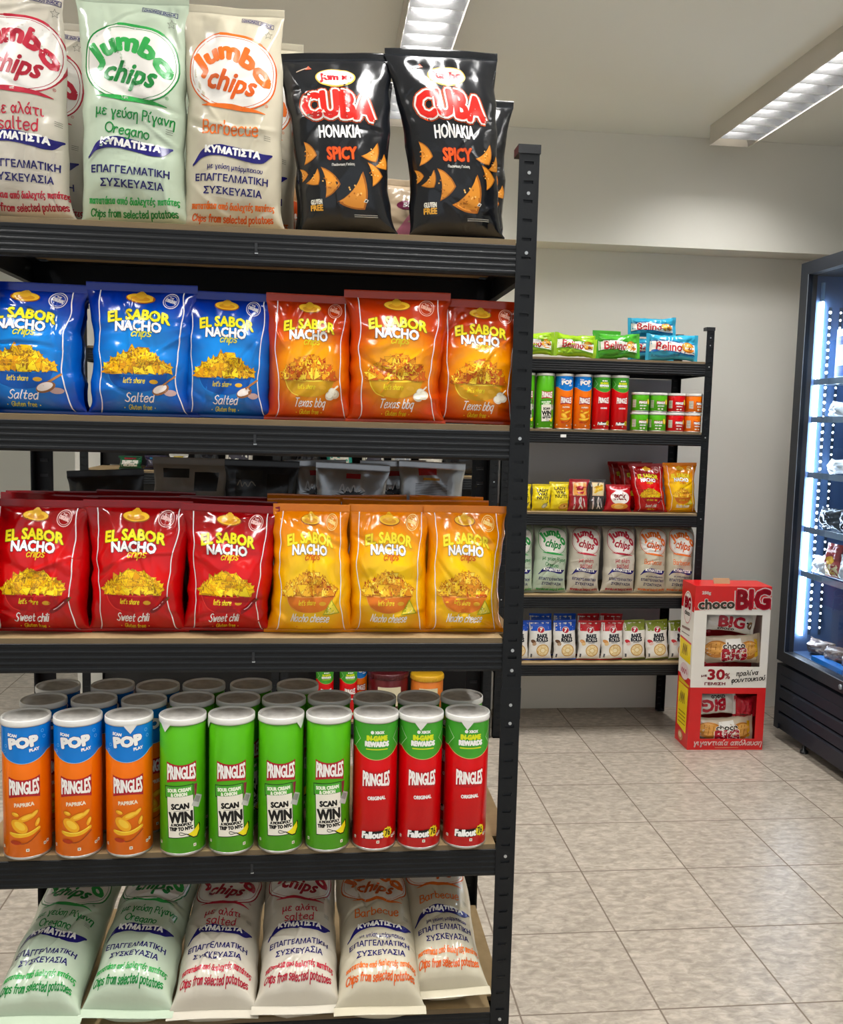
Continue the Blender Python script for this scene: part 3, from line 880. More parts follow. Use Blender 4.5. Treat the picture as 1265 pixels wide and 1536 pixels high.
def cuba():
    d = Design(160, 292)
    cx = 80
    d.ellipse(cx, 247, 29, 16, '#d9b24a', 1); d.ellipse(cx, 247.5, 27, 14, '#f0ebdd', 1.5)
    d.text('Jumbo', cx, 247, 44, 14, '#c0202c', 2, bold=2.2)
    def warp(a, b):
        x = (a - 0.5) * 106; k = 1 - 1.0 * abs(a - 0.5) ** 2
        return (cx + x, 199 + (b - 0.5) * (44 * k) - 3 * math.cos(a * 6.28) + (a - 0.5) * -6)
    d.text('CUBA', 0, 0, 0, 0, '#d0241c', 2, bold=5.5, outline=((9.5, '#e0521c'), (7.6, '#141210'), (5.8, '#ecdcd2')), warp=warp)
    d.text('HONAKIA', cx, 157, 66, 20, WHITE, 2, bold=1.3)
    d.text('SPICY', cx + 1, 122, 48, 19, '#e8571b', 2, bold=1.9, outline=((1.6, '#7c1e12'),))
    d.text('Πικάντικη Γεύση', cx + 2, 104, 38, 5, '#c9c4ba', 2, bold=0.5)
    for x, y, L, a in ((24, 124, 34, 12), (30, 84, 28, -28), (54, 76, 44, 22), (97, 60, 62, -28), (130, 124, 34, -30), (134, 90, 34, 30), (148, 112, 26, -15), (12, 92, 20, 25)):
        chip(d, x, y, L, a, '#dd8f2e', '#a8601a', 1)
    d.text('GLUTEN', 31, 48, 19, 7, '#e9e4d5', 2, bold=0.9); d.text('FREE', 31, 39, 20, 8, '#e0a53a', 2, bold=1.2)
    for y in (28, 25.5): d.line([(94, y), (134, y)], 0.9, '#bdb9b0', 2)
    d.poly([(112, 47), (116, 52), (121, 50), (118, 46)], '#d7d3c8', 2); d.poly([(114, 47.5), (116.5, 50.5), (119, 49.5), (117, 47)], '#1a1a1c', 2.5)
    d.line([(26, 257), (42, 264)], 1.6, '#b9a08e', 2); d.poly([(38, 260), (44, 268), (48, 262)], '#b0543e', 2)
    return d
def nacho(base_hi, bowl, bowl_hi, chipcol, chipdark, chipback, flav, side, gluten=True, chipstxt='#e8c51e', stamp='#d6d2d8', stripe='#ece8e6', title='#f0dc1e', titleback=None, seed=1):
    d = Design(168, 212, step=5)
    cx = 82
    rs = np.random.RandomState(seed)
    for sx, ph in ((19, 0.3), (147, 1.9)):
        pts = [(sx + 3.2 * math.sin(ph + y * 0.035) + 1.2 * math.sin(ph * 3 + y * 0.09), y) for y in np.linspace(1, 211, 36)]
        d.line(pts, 1.7, stripe, 1)
    # plain wide-brimmed hat emblem
    d.ellipse(cx, 187, 22, 8.5, '#8a4a12', 1, rot=-3); d.ellipse(cx, 187.6, 20.5, 7.3, '#e3b32a', 1.4, rot=-3)
    d.ellipse(cx, 186.2, 14, 4.2, '#c98a1c', 1.8, rot=-3); d.ellipse(cx, 192, 8, 6, '#d9a528', 2.0); d.poly([(cx - 5, 196), (cx, 202), (cx + 5, 196)], '#e3b32a', 2.2)
    # round stamp
    for r_, w_ in ((12.5, 1.3), (9.8, 0.7)):
        d.line([(130 + r_ * math.cos(t), 184 + r_ * math.sin(t)) for t in np.linspace(0, 6.283, 25)], w_, stamp, 1)
    d.text('ORIGINAL', 130, 184, 18, 5.5, stamp, 1.4, bold=0.9, rot=-18); d.text('THE', 130, 189.5, 7, 2.6, stamp, 1.4, bold=0.4, rot=-18)
    def warp(a, b):
        x = (a - 0.5) * 98; return (cx + x, 160 - 0.0026 * x * x + (b - 0.5) * 16 - x * 0.03)
    d.text('EL SABOR', 0, 0, 0, 0, title, 2, bold=1.7, outline=((1.5, titleback or '#6a7a18'),), warp=warp)
    def warp2(a, b):
        x = (a - 0.5) * 74; return (cx - 1 + x, 142 - 0.0016 * x * x + (b - 0.5) * 15 - x * 0.03)
    d.text('NACHO', 0, 0, 0, 0, '#f6f3ef', 2, bold=1.9, outline=((1.3, '#2b2a44'),), warp=warp2)
    d.hand('chips', cx + 4, 129, 31, 7, chipstxt, 1.7, lay=3, shear=0.3)
    # bowl with a heap of corn chips
    d.strip(np.linspace(33, 131, 24), lambda x: 66 - 27 * max(0, 1 - ((x - 82) / 49) ** 2) ** 0.55, lambda x: 70 - 4 * (1 - ((x - 82) / 49) ** 2), bowl, 1)
    d.line([(34, 66), (38, 56), (47, 46), (60, 41)], 1.6, bowl_hi, 1.5, smooth=True)
    d.strip(np.linspace(36, 128, 20), lambda x: 67.5 - 3.5 * (1 - ((x - 82) / 46) ** 2), lambda x: 69.5 - 3.0 * (1 - ((x - 82) / 46) ** 2), bowl_hi, 1.4)
    d.poly([(33, 68), (40, 82), (50, 90), (58, 100), (68, 101), (80, 108), (92, 103), (104, 99), (112, 90), (124, 82), (131, 69)], chipdark, 1.7)
    d.poly([(36, 69), (42, 80), (52, 88), (60, 97), (69, 98), (80, 105), (91, 100), (103, 96), (111, 88), (122, 80), (128, 70)], chipcol[1], 1.85)
    lay = 2.0
    cols = chipcol
    pos = []
    for k in range(84):
        x = rs.uniform(34, 130)
        top = 70 + 34 * max(0.05, 1 - (abs(x - 82) / 54) ** 1.6)
        pos.append((x, rs.uniform(70, top)))
    pos.sort(key=lambda p: -p[1])
    for x, y in pos:
        L = rs.uniform(15, 25); a0 = rs.uniform(0, 6.28)
        tri = [(x + L * 0.55 * math.cos(a0 + q), max(66.5, y + L * 0.55 * math.sin(a0 + q))) for q in (0, 2.1 + rs.uniform(-.3, .3), 4.2 + rs.uniform(-.3, .3))]
        g = np.mean(tri, 0)
        d.poly([(g[0] + (p[0] - g[0]) * 1.09, g[1] + (p[1] - g[1]) * 1.09) for p in tri], chipdark if rs.rand() < 0.6 else chipback, lay)
        d.poly(tri, cols[rs.randint(len(cols))], lay + 0.03)
        lay += 0.06
    d.hand("let's share", 76, 55, 34, 5, title, 1.1, lay=2, shear=0.2)
    d.ellipse(108, 55, 7, 3.4, '#d8a324', 2)
    if side == 'spoon':
        d.line([(122, 50), (142, 64)], 3.4, '#a8733c', 5); d.ellipse(119, 43, 15, 8, '#8b5a34', 5, rot=20); d.ellipse(118, 44, 12.5, 6, '#ecdfd8', 5.4, rot=20)
        d.ellipse(135, 38, 10, 5, '#b99a96', 4.6)
    elif side == 'garlic':
        for x, y, r_ in ((122, 42, 9), (132, 45, 9), (127, 49, 8)):
            d.ellipse(x, y, r_, r_ * 0.8, '#d9cfb8', 5 + r_ * 0.01); d.ellipse(x - 1, y + 1, r_ * 0.7, r_ * 0.55, '#f0ead8', 5.4)
        d.line([(127, 49), (138, 58)], 2.4, '#e6dcc4', 5.8)
    elif side == 'chilli':
        d.line([(116, 41), (126, 46), (136, 54), (142, 60)], 7, '#7c0d12', 5, smooth=True); d.line([(119, 44), (127, 48), (136, 56)], 1.4, '#d8aeb4', 5.6, smooth=True); d.line([(142, 58), (146, 62)], 2, '#4c5a1c', 5.2)
    else:
        d.poly([(108, 36), (142, 38), (126, 62)], '#a4a31a', 5); d.poly([(111, 38), (139, 39.5), (126, 59)], '#e5cf3e', 5.3)
        for _ in range(16):
            d.ellipse(126 + rs.uniform(-9, 9), 44 + rs.uniform(-5, 6), 1, 0.8, rs.choice(['#6d8a1c', '#f4ecb0']), 5.6, n=6)
    d.hand(flav, cx - 3 if side == 'chilli' else cx, 28, (9.2 if side == 'chilli' else 11.5) * len(flav) ** 0.75, 8.5, '#f3eeea', 1.7, lay=2, shear=0.3)
    if gluten: d.hand('Gluten free', cx, 14, 36, 4.5, chipstxt, 0.9, lay=2, shear=0.2)
    for x in (58, 106): d.ellipse(x, 14, 0.9, 0.9, chipstxt, 2, n=8)
    return d
D_ORE = jumbo('#2f9a48', 'oregano', '#1d7a38'); D_SAL = jumbo('#b3263a', 'salted', '#9c1f30'); D_BBQ = jumbo('#dd6a22', 'barbecue', '#c9561a')
D_CUBA = cuba()
YC = ['#f4c800', '#eab200', '#f8da20', '#de9800', '#f2c010']
D_BLUE = nacho('#1f7fd0', '#0050a8', '#1880d6', YC, '#9a6a0c', '#c98612', 'Salted', 'spoon', chipstxt='#d8d51e')
D_RED = nacho('#c41218', '#ae0810', '#e0302c', YC, '#a8780e', '#c98612', 'Sweet chili', 'chilli', stamp='#e8b8b4', seed=3)
D_ORG = nacho('#e88a12', '#cf9a10', '#f0d23a', ['#f0c01a', '#e2a012', '#f4d43a', '#d88a10', '#c9580e'], '#b0640a', '#a83a0a', 'Texas bbq', 'garlic', chipstxt='#e0d01e', stamp='#e3a58e', seed=5)
D_YEL = nacho('#f0b818', '#d9731a', '#ea9a3c', ['#f2c420', '#e6a81a', '#f6d64a', '#dc8c16', '#efb42a'], '#b8720c', '#a8460c', 'Nacho cheese', 'cheese', chipstxt='#cf5a14', gluten=False, stamp='#f0cf7c', title='#efd628', titleback='#b9a216', seed=7)
F_ORE = film('film_mint', '#b6c4ae'); F_SAL = film('film_cream', '#c6bfb0'); F_BBQ = film('film_cream_warm', '#c4bca6'); F_CUBA = film('film_black', '#17191d', rough=0.2)
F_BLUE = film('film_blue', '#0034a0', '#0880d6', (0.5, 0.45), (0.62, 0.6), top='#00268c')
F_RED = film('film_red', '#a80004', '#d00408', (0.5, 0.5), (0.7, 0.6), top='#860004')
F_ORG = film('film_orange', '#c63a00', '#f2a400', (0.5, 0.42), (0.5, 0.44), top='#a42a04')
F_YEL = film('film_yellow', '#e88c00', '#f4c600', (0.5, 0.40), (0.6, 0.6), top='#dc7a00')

def tube_design(kind):
    C = 2 * math.pi * 37.2; H = 218                 # circumference, printed height
    d = Design(C, H, step=3.5); c = C / 2
    if kind == 'paprika':
        d.strip(np.linspace(0, C, 64), lambda x: 172 - 16 * max(0, 1 - ((x - c) / 40) ** 2), lambda x: H, '#0a78d0', 0.5)
        d.line([(x, 172 - 16 * max(0, 1 - ((x - c) / 40) ** 2)) for x in np.linspace(c - 58, c + 58, 30)], 0.9, '#9ecbe8', 1.2, disc=False)
        d.text('POP', c, 191, 44, 16, WHITE, 2, bold=3.6, rot=6, outline=((1.6, '#133a84'),)); d.text('SCAN', c - 17, 203, 15, 4.5, WHITE, 2, bold=0.9, rot=-6); d.text('PLAY', c + 17, 178, 15, 4.5, WHITE, 2, bold=0.9, rot=6)
        for x, y in ((c - 30, 184), (c + 34, 196), (c + 31, 206), (c - 34, 174)): d.line([(x + 2.5 * math.cos(t), y + 2.5 * math.sin(t)) for t in np.linspace(0, 6.28, 10)], 0.6, '#7fc0ec', 1.5)
    if kind == 'original':
        d.strip(np.linspace(0, C, 64), lambda x: 172 - 18 * max(0, 1 - ((x - c) / 42) ** 2), lambda x: H, '#3f9a2a', 0.5)
        d.line([(x, 172 - 18 * max(0, 1 - ((x - c) / 42) ** 2)) for x in np.linspace(c - 58, c + 58, 30)], 1.0, '#d9c070', 1.2, disc=False)
        d.text('XBOX', c + 4, 201, 15, 4.5, WHITE, 2, bold=0.8); d.ellipse(c - 8, 201, 3, 3, WHITE, 2, n=12)
        d.text('IN-GAME', c, 191, 34, 8, '#d8e21e', 2, bold=1.8); d.text('REWARDS', c, 181, 40, 8, WHITE, 2, bold=1.8); d.line([(c - 18, 172), (c + 18, 172)], 2, '#c8d81e', 2)
        for s in (-1, 1): d.line([(c + s * 44, 205), (c + s * 30, 188), (c + s * 44, 172)], 0.7, '#cfe0b8', 1.5)
    y = {'paprika': 114, 'sour': 135, 'original': 118}[kind]
    def top(x): return y + 14 + 6 * ((x - c) / 27) ** 2
    if kind != 'original':
        d.strip(np.linspace(c - 25, c + 25, 16), lambda x: y - 14 - 4 * (1 - ((x - c) / 25) ** 2) * -1 - 2, lambda x: top(x) + 1, '#a81e28', 1)
    else:
        d.strip(np.linspace(c - 24, c + 24, 16), lambda x: y - 13, lambda x: top(x), '#b5141c', 1)
    def warp(a, b):
        x = (a - 0.5) * 46; lo = y - 11 + 3 * (1 - (x / 25) ** 2) * 1.0; hi = top(c + x) - 2
        return (c + x, lo + (hi - lo) * b)
    d.text('PRINGLES', 0, 0, 0, 0, '#f7f3ee', 3, bold=1.4, warp=warp)
    if kind == 'paprika':
        d.text('PAPRIKA', c, 88, 30, 6, '#f6e3c8', 2, bold=0.8, rot=2)
        for x, yy, L, w_, a in ((c + 3, 66, 26, 10, 20), (c - 8, 52, 30, 18, -40), (c + 14, 70, 18, 7, 40), (c - 14, 72, 12, 6, -20), (c + 20, 56, 14, 6, 70)):
            d.ellipse(x, yy, L / 2 + 1, w_ / 2 + 1, '#c76a0c', 1.5, rot=a); d.ellipse(x, yy, L / 2, w_ / 2, '#eaa41a', 2, rot=a); d.ellipse(x + 1, yy + 1, L / 3, w_ / 3.4, '#f2c23a', 2.4, rot=a)
        d.line([(c - 22, 40), (c - 12, 36), (c + 8, 38), (c + 22, 46)], 5.5, '#e8b020', 2, smooth=True); d.line([(c - 20, 41), (c, 39), (c + 20, 46)], 1.6, '#f8dc4a', 2.4, smooth=True)
        d.line([(c - 16, 24), (c + 4, 24), (c + 24, 40)], 1.6, '#8a3a10', 2, smooth=True); d.ellipse(c - 14, 25, 9, 3.6, '#a8340e', 2.2, rot=-6)
    elif kind == 'sour':
        d.poly([(c - 29, 114), (c + 20, 117), (c + 20, 97), (c - 28, 93)], '#1d4a12', 1); d.poly([(c - 27.5, 112.5), (c + 18.5, 115.5), (c + 18.5, 98.5), (c - 26.5, 95)], '#4aa52e', 1.5)
        d.text('SOUR CREAM', c - 4, 107.5, 38, 5.5, '#eef4dc', 2, bold=1.1, rot=4); d.text('& ONION', c - 4, 100, 26, 5.5, '#eef4dc', 2, bold=1.1, rot=4)
        d.poly([(c + 21, 116), (c + 27, 116), (c + 25, 96), (c + 22, 96)], '#7c1f30', 1)
        d.poly([(c - 25, 96), (c + 20, 99), (c + 23, 28), (c - 22, 25)], '#22301a', 1); d.poly([(c - 24, 95), (c + 19, 98), (c + 21.5, 29), (c - 21, 26.5)], '#ece6d6', 1.5)
        d.text('SCAN', c - 2, 80, 28, 9, BLACK, 2, bold=1.6, rot=3); d.text('WIN', c - 1, 61.5, 38, 17, BLACK, 2, bold=2.4, rot=3)
        d.text('A MONOPOLY', c, 49, 34, 4.6, BLACK, 2, bold=0.9, rot=3); d.text('TRIP TO NYC', c, 42, 38, 5.6, BLACK, 2, bold=1.2, rot=3)
        d.line([(c - 12, 72), (c + 12, 73)], 0.7, '#55524a', 2)
        d.rect(c + 20, 76, c + 34, 96, '#b9b9b2', 2.4, rot=-25); d.rect(c + 22, 84, c + 32, 94, '#8f8f8a', 2.8, rot=-25)
        d.poly([(c + 8, 32), (c + 18, 34), (c + 31, 48), (c + 33, 44), (c + 32, 34), (c + 27, 24), (c + 20, 24)], '#1a1a10', 2.4); d.poly([(c + 11, 32), (c + 19, 36), (c + 30, 46), (c + 31, 36), (c + 26, 26), (c + 20, 26)], '#f0dc1a', 2.8)
        d.line([(c + 9, 32), (c - 1, 36), (c - 3, 33), (c + 1, 31), (c + 9, 33)], 1.0, BLACK, 2.8, smooth=True)
    else:
        d.text('ORIGINAL', c + 1, 88, 30, 6, WHITE, 2, bold=0.8, rot=2)
        d.poly([(c - 24, 16), (c + 14, 17), (c + 15, 31), (c - 23, 29)], '#15120f', 2)
        d.text('Fallout', c - 4.5, 23.5, 36, 11, WHITE, 2.5, bold=1.8, shear=0.1, rot=2)
        pts = [(c + 22 + (10 if k % 2 else 8) * math.cos(k * math.pi / 10), 26 + (10.5 if k % 2 else 8.5) * math.sin(k * math.pi / 10)) for k in range(20)]
        d.poly(pts, '#e0c81a', 2.6); d.text('76', c + 22, 26, 10, 11, '#3a3208', 3, bold=1.2)
    ic = '#e8e2d2'
    for x, yy in ((c + 2, 9), (c - 42, 12), (c + 30, 14), (c + 36, 16)):
        if kind == 'sour': x += 18 if x > c else 0
        d.rect(x, yy, x + 5, yy + 5, ic, 2); d.rect(x + 1.4, yy + 1.4, x + 3.6, yy + 3.6, '#7a6a50', 2.4)
    return d
TUBE = {k: tube_design(k) for k in ('paprika', 'sour', 'original')}
TUBE_BASE = {'paprika': '#ec7000', 'sour': '#4fa80e', 'original': '#cc0008'}
lid_m = mat('lid_plastic', '#dedcd6', 0.32, spec=0.5)
foil_m = mat('lid_foil', '#cfccc6', 0.35, noise=(40, '#a5a19b', 0.8))
rim_m = mat('tube_rim_tin', '#c4c2bd', 0.3, metal=0.8)
def make_tube(name, kind, r=0.0372, H=0.2265, design=None, base=None, tab=None):
    root = bpy.data.objects.new(name, None); root.empty_display_size = 0.05; COL.objects.link(root)
    b = MB(); pm = mat('tube_print_' + kind, base or TUBE_BASE[kind], 0.3, spec=0.35)
    b.lathe([(r - 0.001, 0.0035), (r, 0.0045), (r, H - 0.004), (r - 0.0008, H - 0.003)], pm, 64)
    b.mats and None
    (design or TUBE[kind]).apply(b, cyl_surf(r, H - 0.0085, 0.0045), 0.0003, 0.00016)
    b.build('tube_body', root)
    q = MB(); q.lathe([(r - 0.004, 0.0015), (r - 0.0015, 0.0), (r + 0.0004, 0.0006), (r + 0.0004, 0.0042), (r - 0.0006, 0.0046)], rim_m, 64, cap0=True); q.build('base_rim', root)
    l = MB(); t = H
    l.lathe([(r + 0.0004, t - 0.0055), (r + 0.0012, t - 0.006), (r + 0.0015, t - 0.004), (r + 0.0014, t + 0.0030), (r + 0.0008, t + 0.0042), (r - 0.0004, t + 0.0042), (r - 0.0014, t + 0.0026), (r - 0.0020, t + 0.0008), (r - 0.0036, t + 0.0004)], lid_m, 64)
    if tab is not None:
        V = []; 
        for k in range(5):
            a = tab + (k - 2) * 0.13
            for z in (t - 0.004, t - 0.004 - 0.014 * (1 - abs(k - 2) / 2.2)):
                V.append(((r + 0.0020) * math.cos(a), (r + 0.0020) * math.sin(a), z))
        l.add(V, [(2 * k, 2 * k + 1, 2 * k + 3, 2 * k + 2) for k in range(4)], lid_m, True)
    lo = l.build('lid', root)
    f = MB(); rr = np.linspace(0, r - 0.0032, 7)[::-1]
    f.lathe([(q_ + 1e-5, t + 0.0004 + 0.0009 * math.sin(q_ * 420)) for q_ in rr], foil_m, 40, cap1=True); f.build('foil_disc', lo)
    return root

# ================================================================== goods on the near rack
Z = [z + BT for z in NEAR]
def jbag(kind, seed, **kw):
    D, F, nm = {'o': (D_ORE, F_ORE, 'oregano'), 's': (D_SAL, F_SAL, 'salted'), 'b': (D_BBQ, F_BBQ, 'barbecue')}[kind]
    a = dict(W=0.168, H=0.348, T=0.088); a.update(kw)
    return make_bag('potato_crisps_bag', D, F, a.pop('W'), a.pop('H'), a.pop('T'), seed, nu=65, nv=113, wr=1.8, **a)
G = 'tall crisps bags on the top shelf'
put(jbag('s', 11, W=0.160, H=0.356, slip=0.075), 'tall cream crisps bag with red salted print, at the left end of the top shelf', 'crisps bag', (-0.816, 0.055, Z[0]), 0, -2, 0, G, Z[0])
put(jbag('o', 12, W=0.170, H=0.354), 'tall pale green crisps bag with green oregano print on the top shelf', 'crisps bag', (-0.641, 0.055, Z[0]), 0, -0.6, 0, G, Z[0])
put(jbag('b', 13, W=0.160), 'tall cream crisps bag with orange barbecue print, beside the black snack bag', 'crisps bag', (-0.487, 0.055, Z[0]), 0, -0.5, 0, G, Z[0])
put(jbag('s', 14, W=0.17), 'tall cream crisps bag with red print, behind the salted bag on the top shelf', 'crisps bag', (-0.815, 0.160, Z[0]), 0, 0.5, 0, G, Z[0])
put(jbag('o', 15, W=0.17), 'tall pale green crisps bag standing behind the oregano bag on the top shelf', 'crisps bag', (-0.655, 0.165, Z[0]), 0, 0.5, 0, G, Z[0])
put(jbag('b', 16, W=0.165), 'tall cream crisps bag with orange print, behind the barbecue bag on the top shelf', 'crisps bag', (-0.474, 0.185, Z[0]), 0, 1.5, 0, G, Z[0])
def cbag(seed, **kw):
    a = dict(W=0.155, H=0.300, T=0.085, Wt=0.182); a.update(kw)
    return make_bag('corn_snack_bag', D_CUBA, F_CUBA, a.pop('W'), a.pop('H'), a.pop('T'), seed, nu=57, nv=81, wr=1.3, **a)
G = 'black corn snack bags on the top shelf'
put(cbag(21, H=0.287, skew=-0.018, Wt=0.188), 'black corn snack bag on the top shelf, beside the barbecue crisps bag', 'snack bag', (-0.312, 0.055, Z[0]), -3, -2.0, 0, G, Z[0])
put(cbag(22, skew=-0.02), 'black corn snack bag on the top shelf, beside the steel post', 'snack bag', (-0.132, 0.050, Z[0]), 3, -2.5, 0, G, Z[0])
put(cbag(23, H=0.285, Wt=0.165), 'black corn snack bag behind the one beside the barbecue crisps bag', 'snack bag', (-0.318, 0.150, Z[0]), 4, 1.0, 0, G, Z[0])
put(cbag(24, H=0.262, Wt=0.160), 'black corn snack bag behind the one beside the steel post', 'snack bag', (-0.106, 0.150, Z[0]), -4, 1.5, 0, G, Z[0])
d = Design(120, 145)
d.strip(np.linspace(0, 120, 12), lambda x: 30 + 4 * math.sin(x * .06), lambda x: 95 + 6 * math.sin(x * .05), '#d9541a', 1); d.strip(np.linspace(0, 120, 12), lambda x: 0, lambda x: 32 + 4 * math.sin(x * .06), '#7c1420', 1.4)
d.line([(60 + 20 * math.cos(t), 46 + 20 * math.sin(t)) for t in np.linspace(0, 6.28, 24)], 3, '#efe4dc', 2); d.line([(60, 22), (60, 72)], 4, '#efe4dc', 2); d.line([(50, 60), (70, 60)], 3, '#efe4dc', 2)
put(make_bag('snack_pouch', d, film('film_peach', '#d8a878'), 0.12, 0.146, 0.05, 31), 'small orange and maroon snack pouch behind the barbecue crisps bag', 'snack pouch', (-0.395, 0.265, Z[0]), 0, 0, 0, None, Z[0])
d = Design(110, 150)
d.poly([(10, 20), (60, 85), (100, 40), (90, 5), (15, 5)], '#c9788c', 1); d.ellipse(60, 100, 26, 9, '#7a2448', 1.5); d.text('50%', 60, 100, 26, 8, WHITE, 2, bold=1)
put(make_bag('snack_pouch', d, film('film_sand', '#cbb496'), 0.11, 0.150, 0.05, 32), 'small cream and pink snack pouch between the two black snack bags', 'snack pouch', (-0.190, 0.265, Z[0]), 0, 0, 0, None, Z[0])

def nbag(kind, seed, W, H, **kw):
    D, F = {'blue': (D_BLUE, F_BLUE), 'org': (D_ORG, F_ORG), 'red': (D_RED, F_RED), 'yel': (D_YEL, F_YEL)}[kind]
    return make_bag('nacho_chips_bag', D, F, W, H, kw.pop('T', 0.080), seed, nu=57, nv=65, wr=1.75, seal=0.013, **kw)
rows = [ # kind, x, y0, shelf, W, H, yaw, roll, label
 ('blue', -0.808, 0.047, 1, 0.174, 0.206, 0, 0.5, 'blue salted nacho chips bag at the left end of the second shelf', {}),
 ('blue', -0.630, 0.046, 1, 0.170, 0.212, 0, 0.0, 'middle blue salted nacho chips bag on the second shelf, the widest', {}),
 ('blue', -0.497, 0.052, 1, 0.150, 0.204, 2, 0.5, 'blue salted nacho chips bag touching the first orange bag', {}),
 ('org', -0.363, 0.052, 1, 0.144, 0.206, 2, 0, 'orange barbecue nacho chips bag touching the blue bags', {}),
 ('org', -0.220, 0.046, 1, 0.160, 0.216, 0, 0, 'middle orange barbecue nacho chips bag on the second shelf, the tallest', dict(Wt=0.172)),
 ('org', -0.082, 0.054, 1, 0.148, 0.206, -3, 1, 'orange barbecue nacho chips bag against the steel post', {}),
 ('red', -0.797, 0.046, 2, 0.160, 0.218, 0, 0.5, 'red sweet chili nacho chips bag at the left end of the third shelf', {}),
 ('red', -0.640, 0.046, 2, 0.156, 0.219, 0, 0.5, 'middle red sweet chili nacho chips bag on the third shelf', dict(Wt=0.17)),
 ('red', -0.494, 0.044, 2, 0.142, 0.213, 0, 1.5, 'red sweet chili nacho chips bag touching the yellow bags', dict(Wt=0.158)),
 ('yel', -0.356, 0.044, 2, 0.140, 0.218, 0, 0, 'yellow cheese nacho chips bag touching the red bags', dict(Wt=0.124, Wb=0.146)),
 ('yel', -0.226, 0.046, 2, 0.138, 0.219, 0, 0, 'middle yellow cheese nacho chips bag on the third shelf', {}),
 ('yel', -0.097, 0.046, 2, 0.138, 0.219, 0, 0, 'yellow cheese nacho chips bag against the steel post', {})]
for i, (k, x, y, s, W, H, ya, ro, lab, kw) in enumerate(rows):
    b = nbag(k, 100 + i, W, H, **kw)
    put(b, lab, 'nacho bag', (x, y, Z[s]), ya, ro, 0, 'nacho chips bags in the front row', Z[s])
    if s == 1:
        c = copy_tree(b)
        put(c, '%s nacho chips bag in the second row, behind the %s' % ('blue' if k == 'blue' else 'orange', ('leftmost blue one', 'widest blue one', 'blue one touching the orange ones', 'orange one touching the blue ones', 'tallest orange one', 'orange one against the steel post')[i]), 'nacho bag', (x - 0.015, y + 0.09, Z[s]), ya - 2, ro + (0.8 if i % 2 else -0.6), 0, 'nacho chips bags in the rows behind', Z[s])
    if s == 2:
        for r in (1, 2):
            c = copy_tree(b)
            lab2 = '%s nacho chips bag in the %s row, behind the %s' % ('red' if k == 'red' else 'yellow', 'second' if r == 1 else 'third', {6: 'leftmost red one', 7: 'middle red one', 8: 'red one touching the yellow ones', 9: 'yellow one touching the red ones', 10: 'middle yellow one', 11: 'yellow one against the steel post'}[i])
            put(c, lab2, 'nacho bag', (x - 0.012 * r + (0.012 if k == 'yel' and i == 11 and r == 2 else 0), y + 0.090 * r, Z[s]), ya + (-2 if r == 1 else 3), ro + (1.0 if (i + r) % 2 else -0.8), 0, 'nacho chips bags in the rows behind', Z[s])
# dark and silver pouches at the back of the third shelf
d_sil = Design(140, 290)
for cx, cy in ((70, 232),):
    rs = np.random.RandomState(4)
    for k in range(26):
        a = k / 26 * 6.28; L = rs.uniform(14, 34)
        d_sil.poly([(cx + 6 * math.cos(a + 1.4), cy - 10 + 4 * math.sin(a + 1.4)), (cx + L * math.cos(a), cy - 8 + 0.55 * L * math.sin(a)), (cx + 6 * math.cos(a - 1.4), cy - 10 + 4 * math.sin(a - 1.4))], '#17171a', 1 + k * 0.01)
    d_sil.line([(46, 232), (52, 246), (56, 230), (62, 240), (68, 231), (74, 244), (80, 232), (88, 240), (96, 234)], 2.6, '#d8d8d8', 2, smooth=True)
d_sil.rect(58, 258, 86, 268, '#8c1a1c', 2)
d_txt = Design(140, 290)
d_txt.rect(40, 262, 78, 276, '#8c1a1c', 2, rot=4); d_txt.rect(50, 252, 86, 257, '#b3822e', 2)
for k in range(8): d_txt.line([(34, 244 - 3.2 * k), (104, 244 - 3.2 * k)], 1.1, '#55555a', 2)
d_txt.rect(30, 196, 62, 216, '#141416', 2); d_txt.rect(68, 192, 104, 216, '#141416', 2)
for k in range(7): d_txt.rect(70 + 5 * k, 193, 72.4 + 5 * k, 215, '#c9c9cc', 2.5)
d_krf = Design(140, 290)
d_krf.rect(20, 250, 70, 268, '#2c2a26', 2); d_krf.rect(80, 225, 124, 262, '#1d1b19', 2); d_krf.line([(24, 238), (29, 248), (33, 236), (38, 244), (44, 236), (50, 246), (58, 238)], 2.0, '#8f887a', 2, smooth=True)
f_sil = film('film_silver', '#a9abad', rough=0.3, metal=0.85); f_blk = film('film_dark', '#1b1b1d', rough=0.3); f_krf = film('film_kraft', '#85796a', rough=0.4)
GP = 'nut pouches at the back of the third shelf'
for i, (x, y, W, H, D_, F_, ro, lab) in enumerate([
  (-0.739, 0.305, 0.142, 0.250, None, f_blk, -3, 'black nut pouch behind the red nacho bags, lowest of its row'),
  (-0.598, 0.310, 0.140, 0.278, d_krf, f_krf, 1, 'olive brown nut pouch behind the red nacho bags'),
  (-0.460, 0.312, 0.140, 0.276, d_krf, f_blk, 1, 'black nut pouch beside the olive brown pouch, behind the red bags'),
  (-0.350, 0.335, 0.120, 0.278, d_sil, f_sil, -1, 'silver nut pouch beside the black pouches, partly hidden by another silver pouch'),
  (-0.290, 0.300, 0.140, 0.273, d_sil, f_sil, 2, 'silver nut pouch tilted behind the first yellow nacho bag'),
  (-0.196, 0.335, 0.130, 0.280, d_sil, f_sil, -1, 'silver nut pouch standing between two tilted silver pouches'),
  (-0.133, 0.300, 0.128, 0.279, d_txt, f_sil, 2, 'silver nut pouch with red label and fine print, nearest the steel post')]):
    put(make_bag('nut_pouch', D_, F_, W, H, 0.05, 140 + i, seal=0.014), lab, 'nut pouch', (x, y, Z[2]), (-3, 2, -2, 4, -3, 3, -2)[i], ro, 0, GP, Z[2])

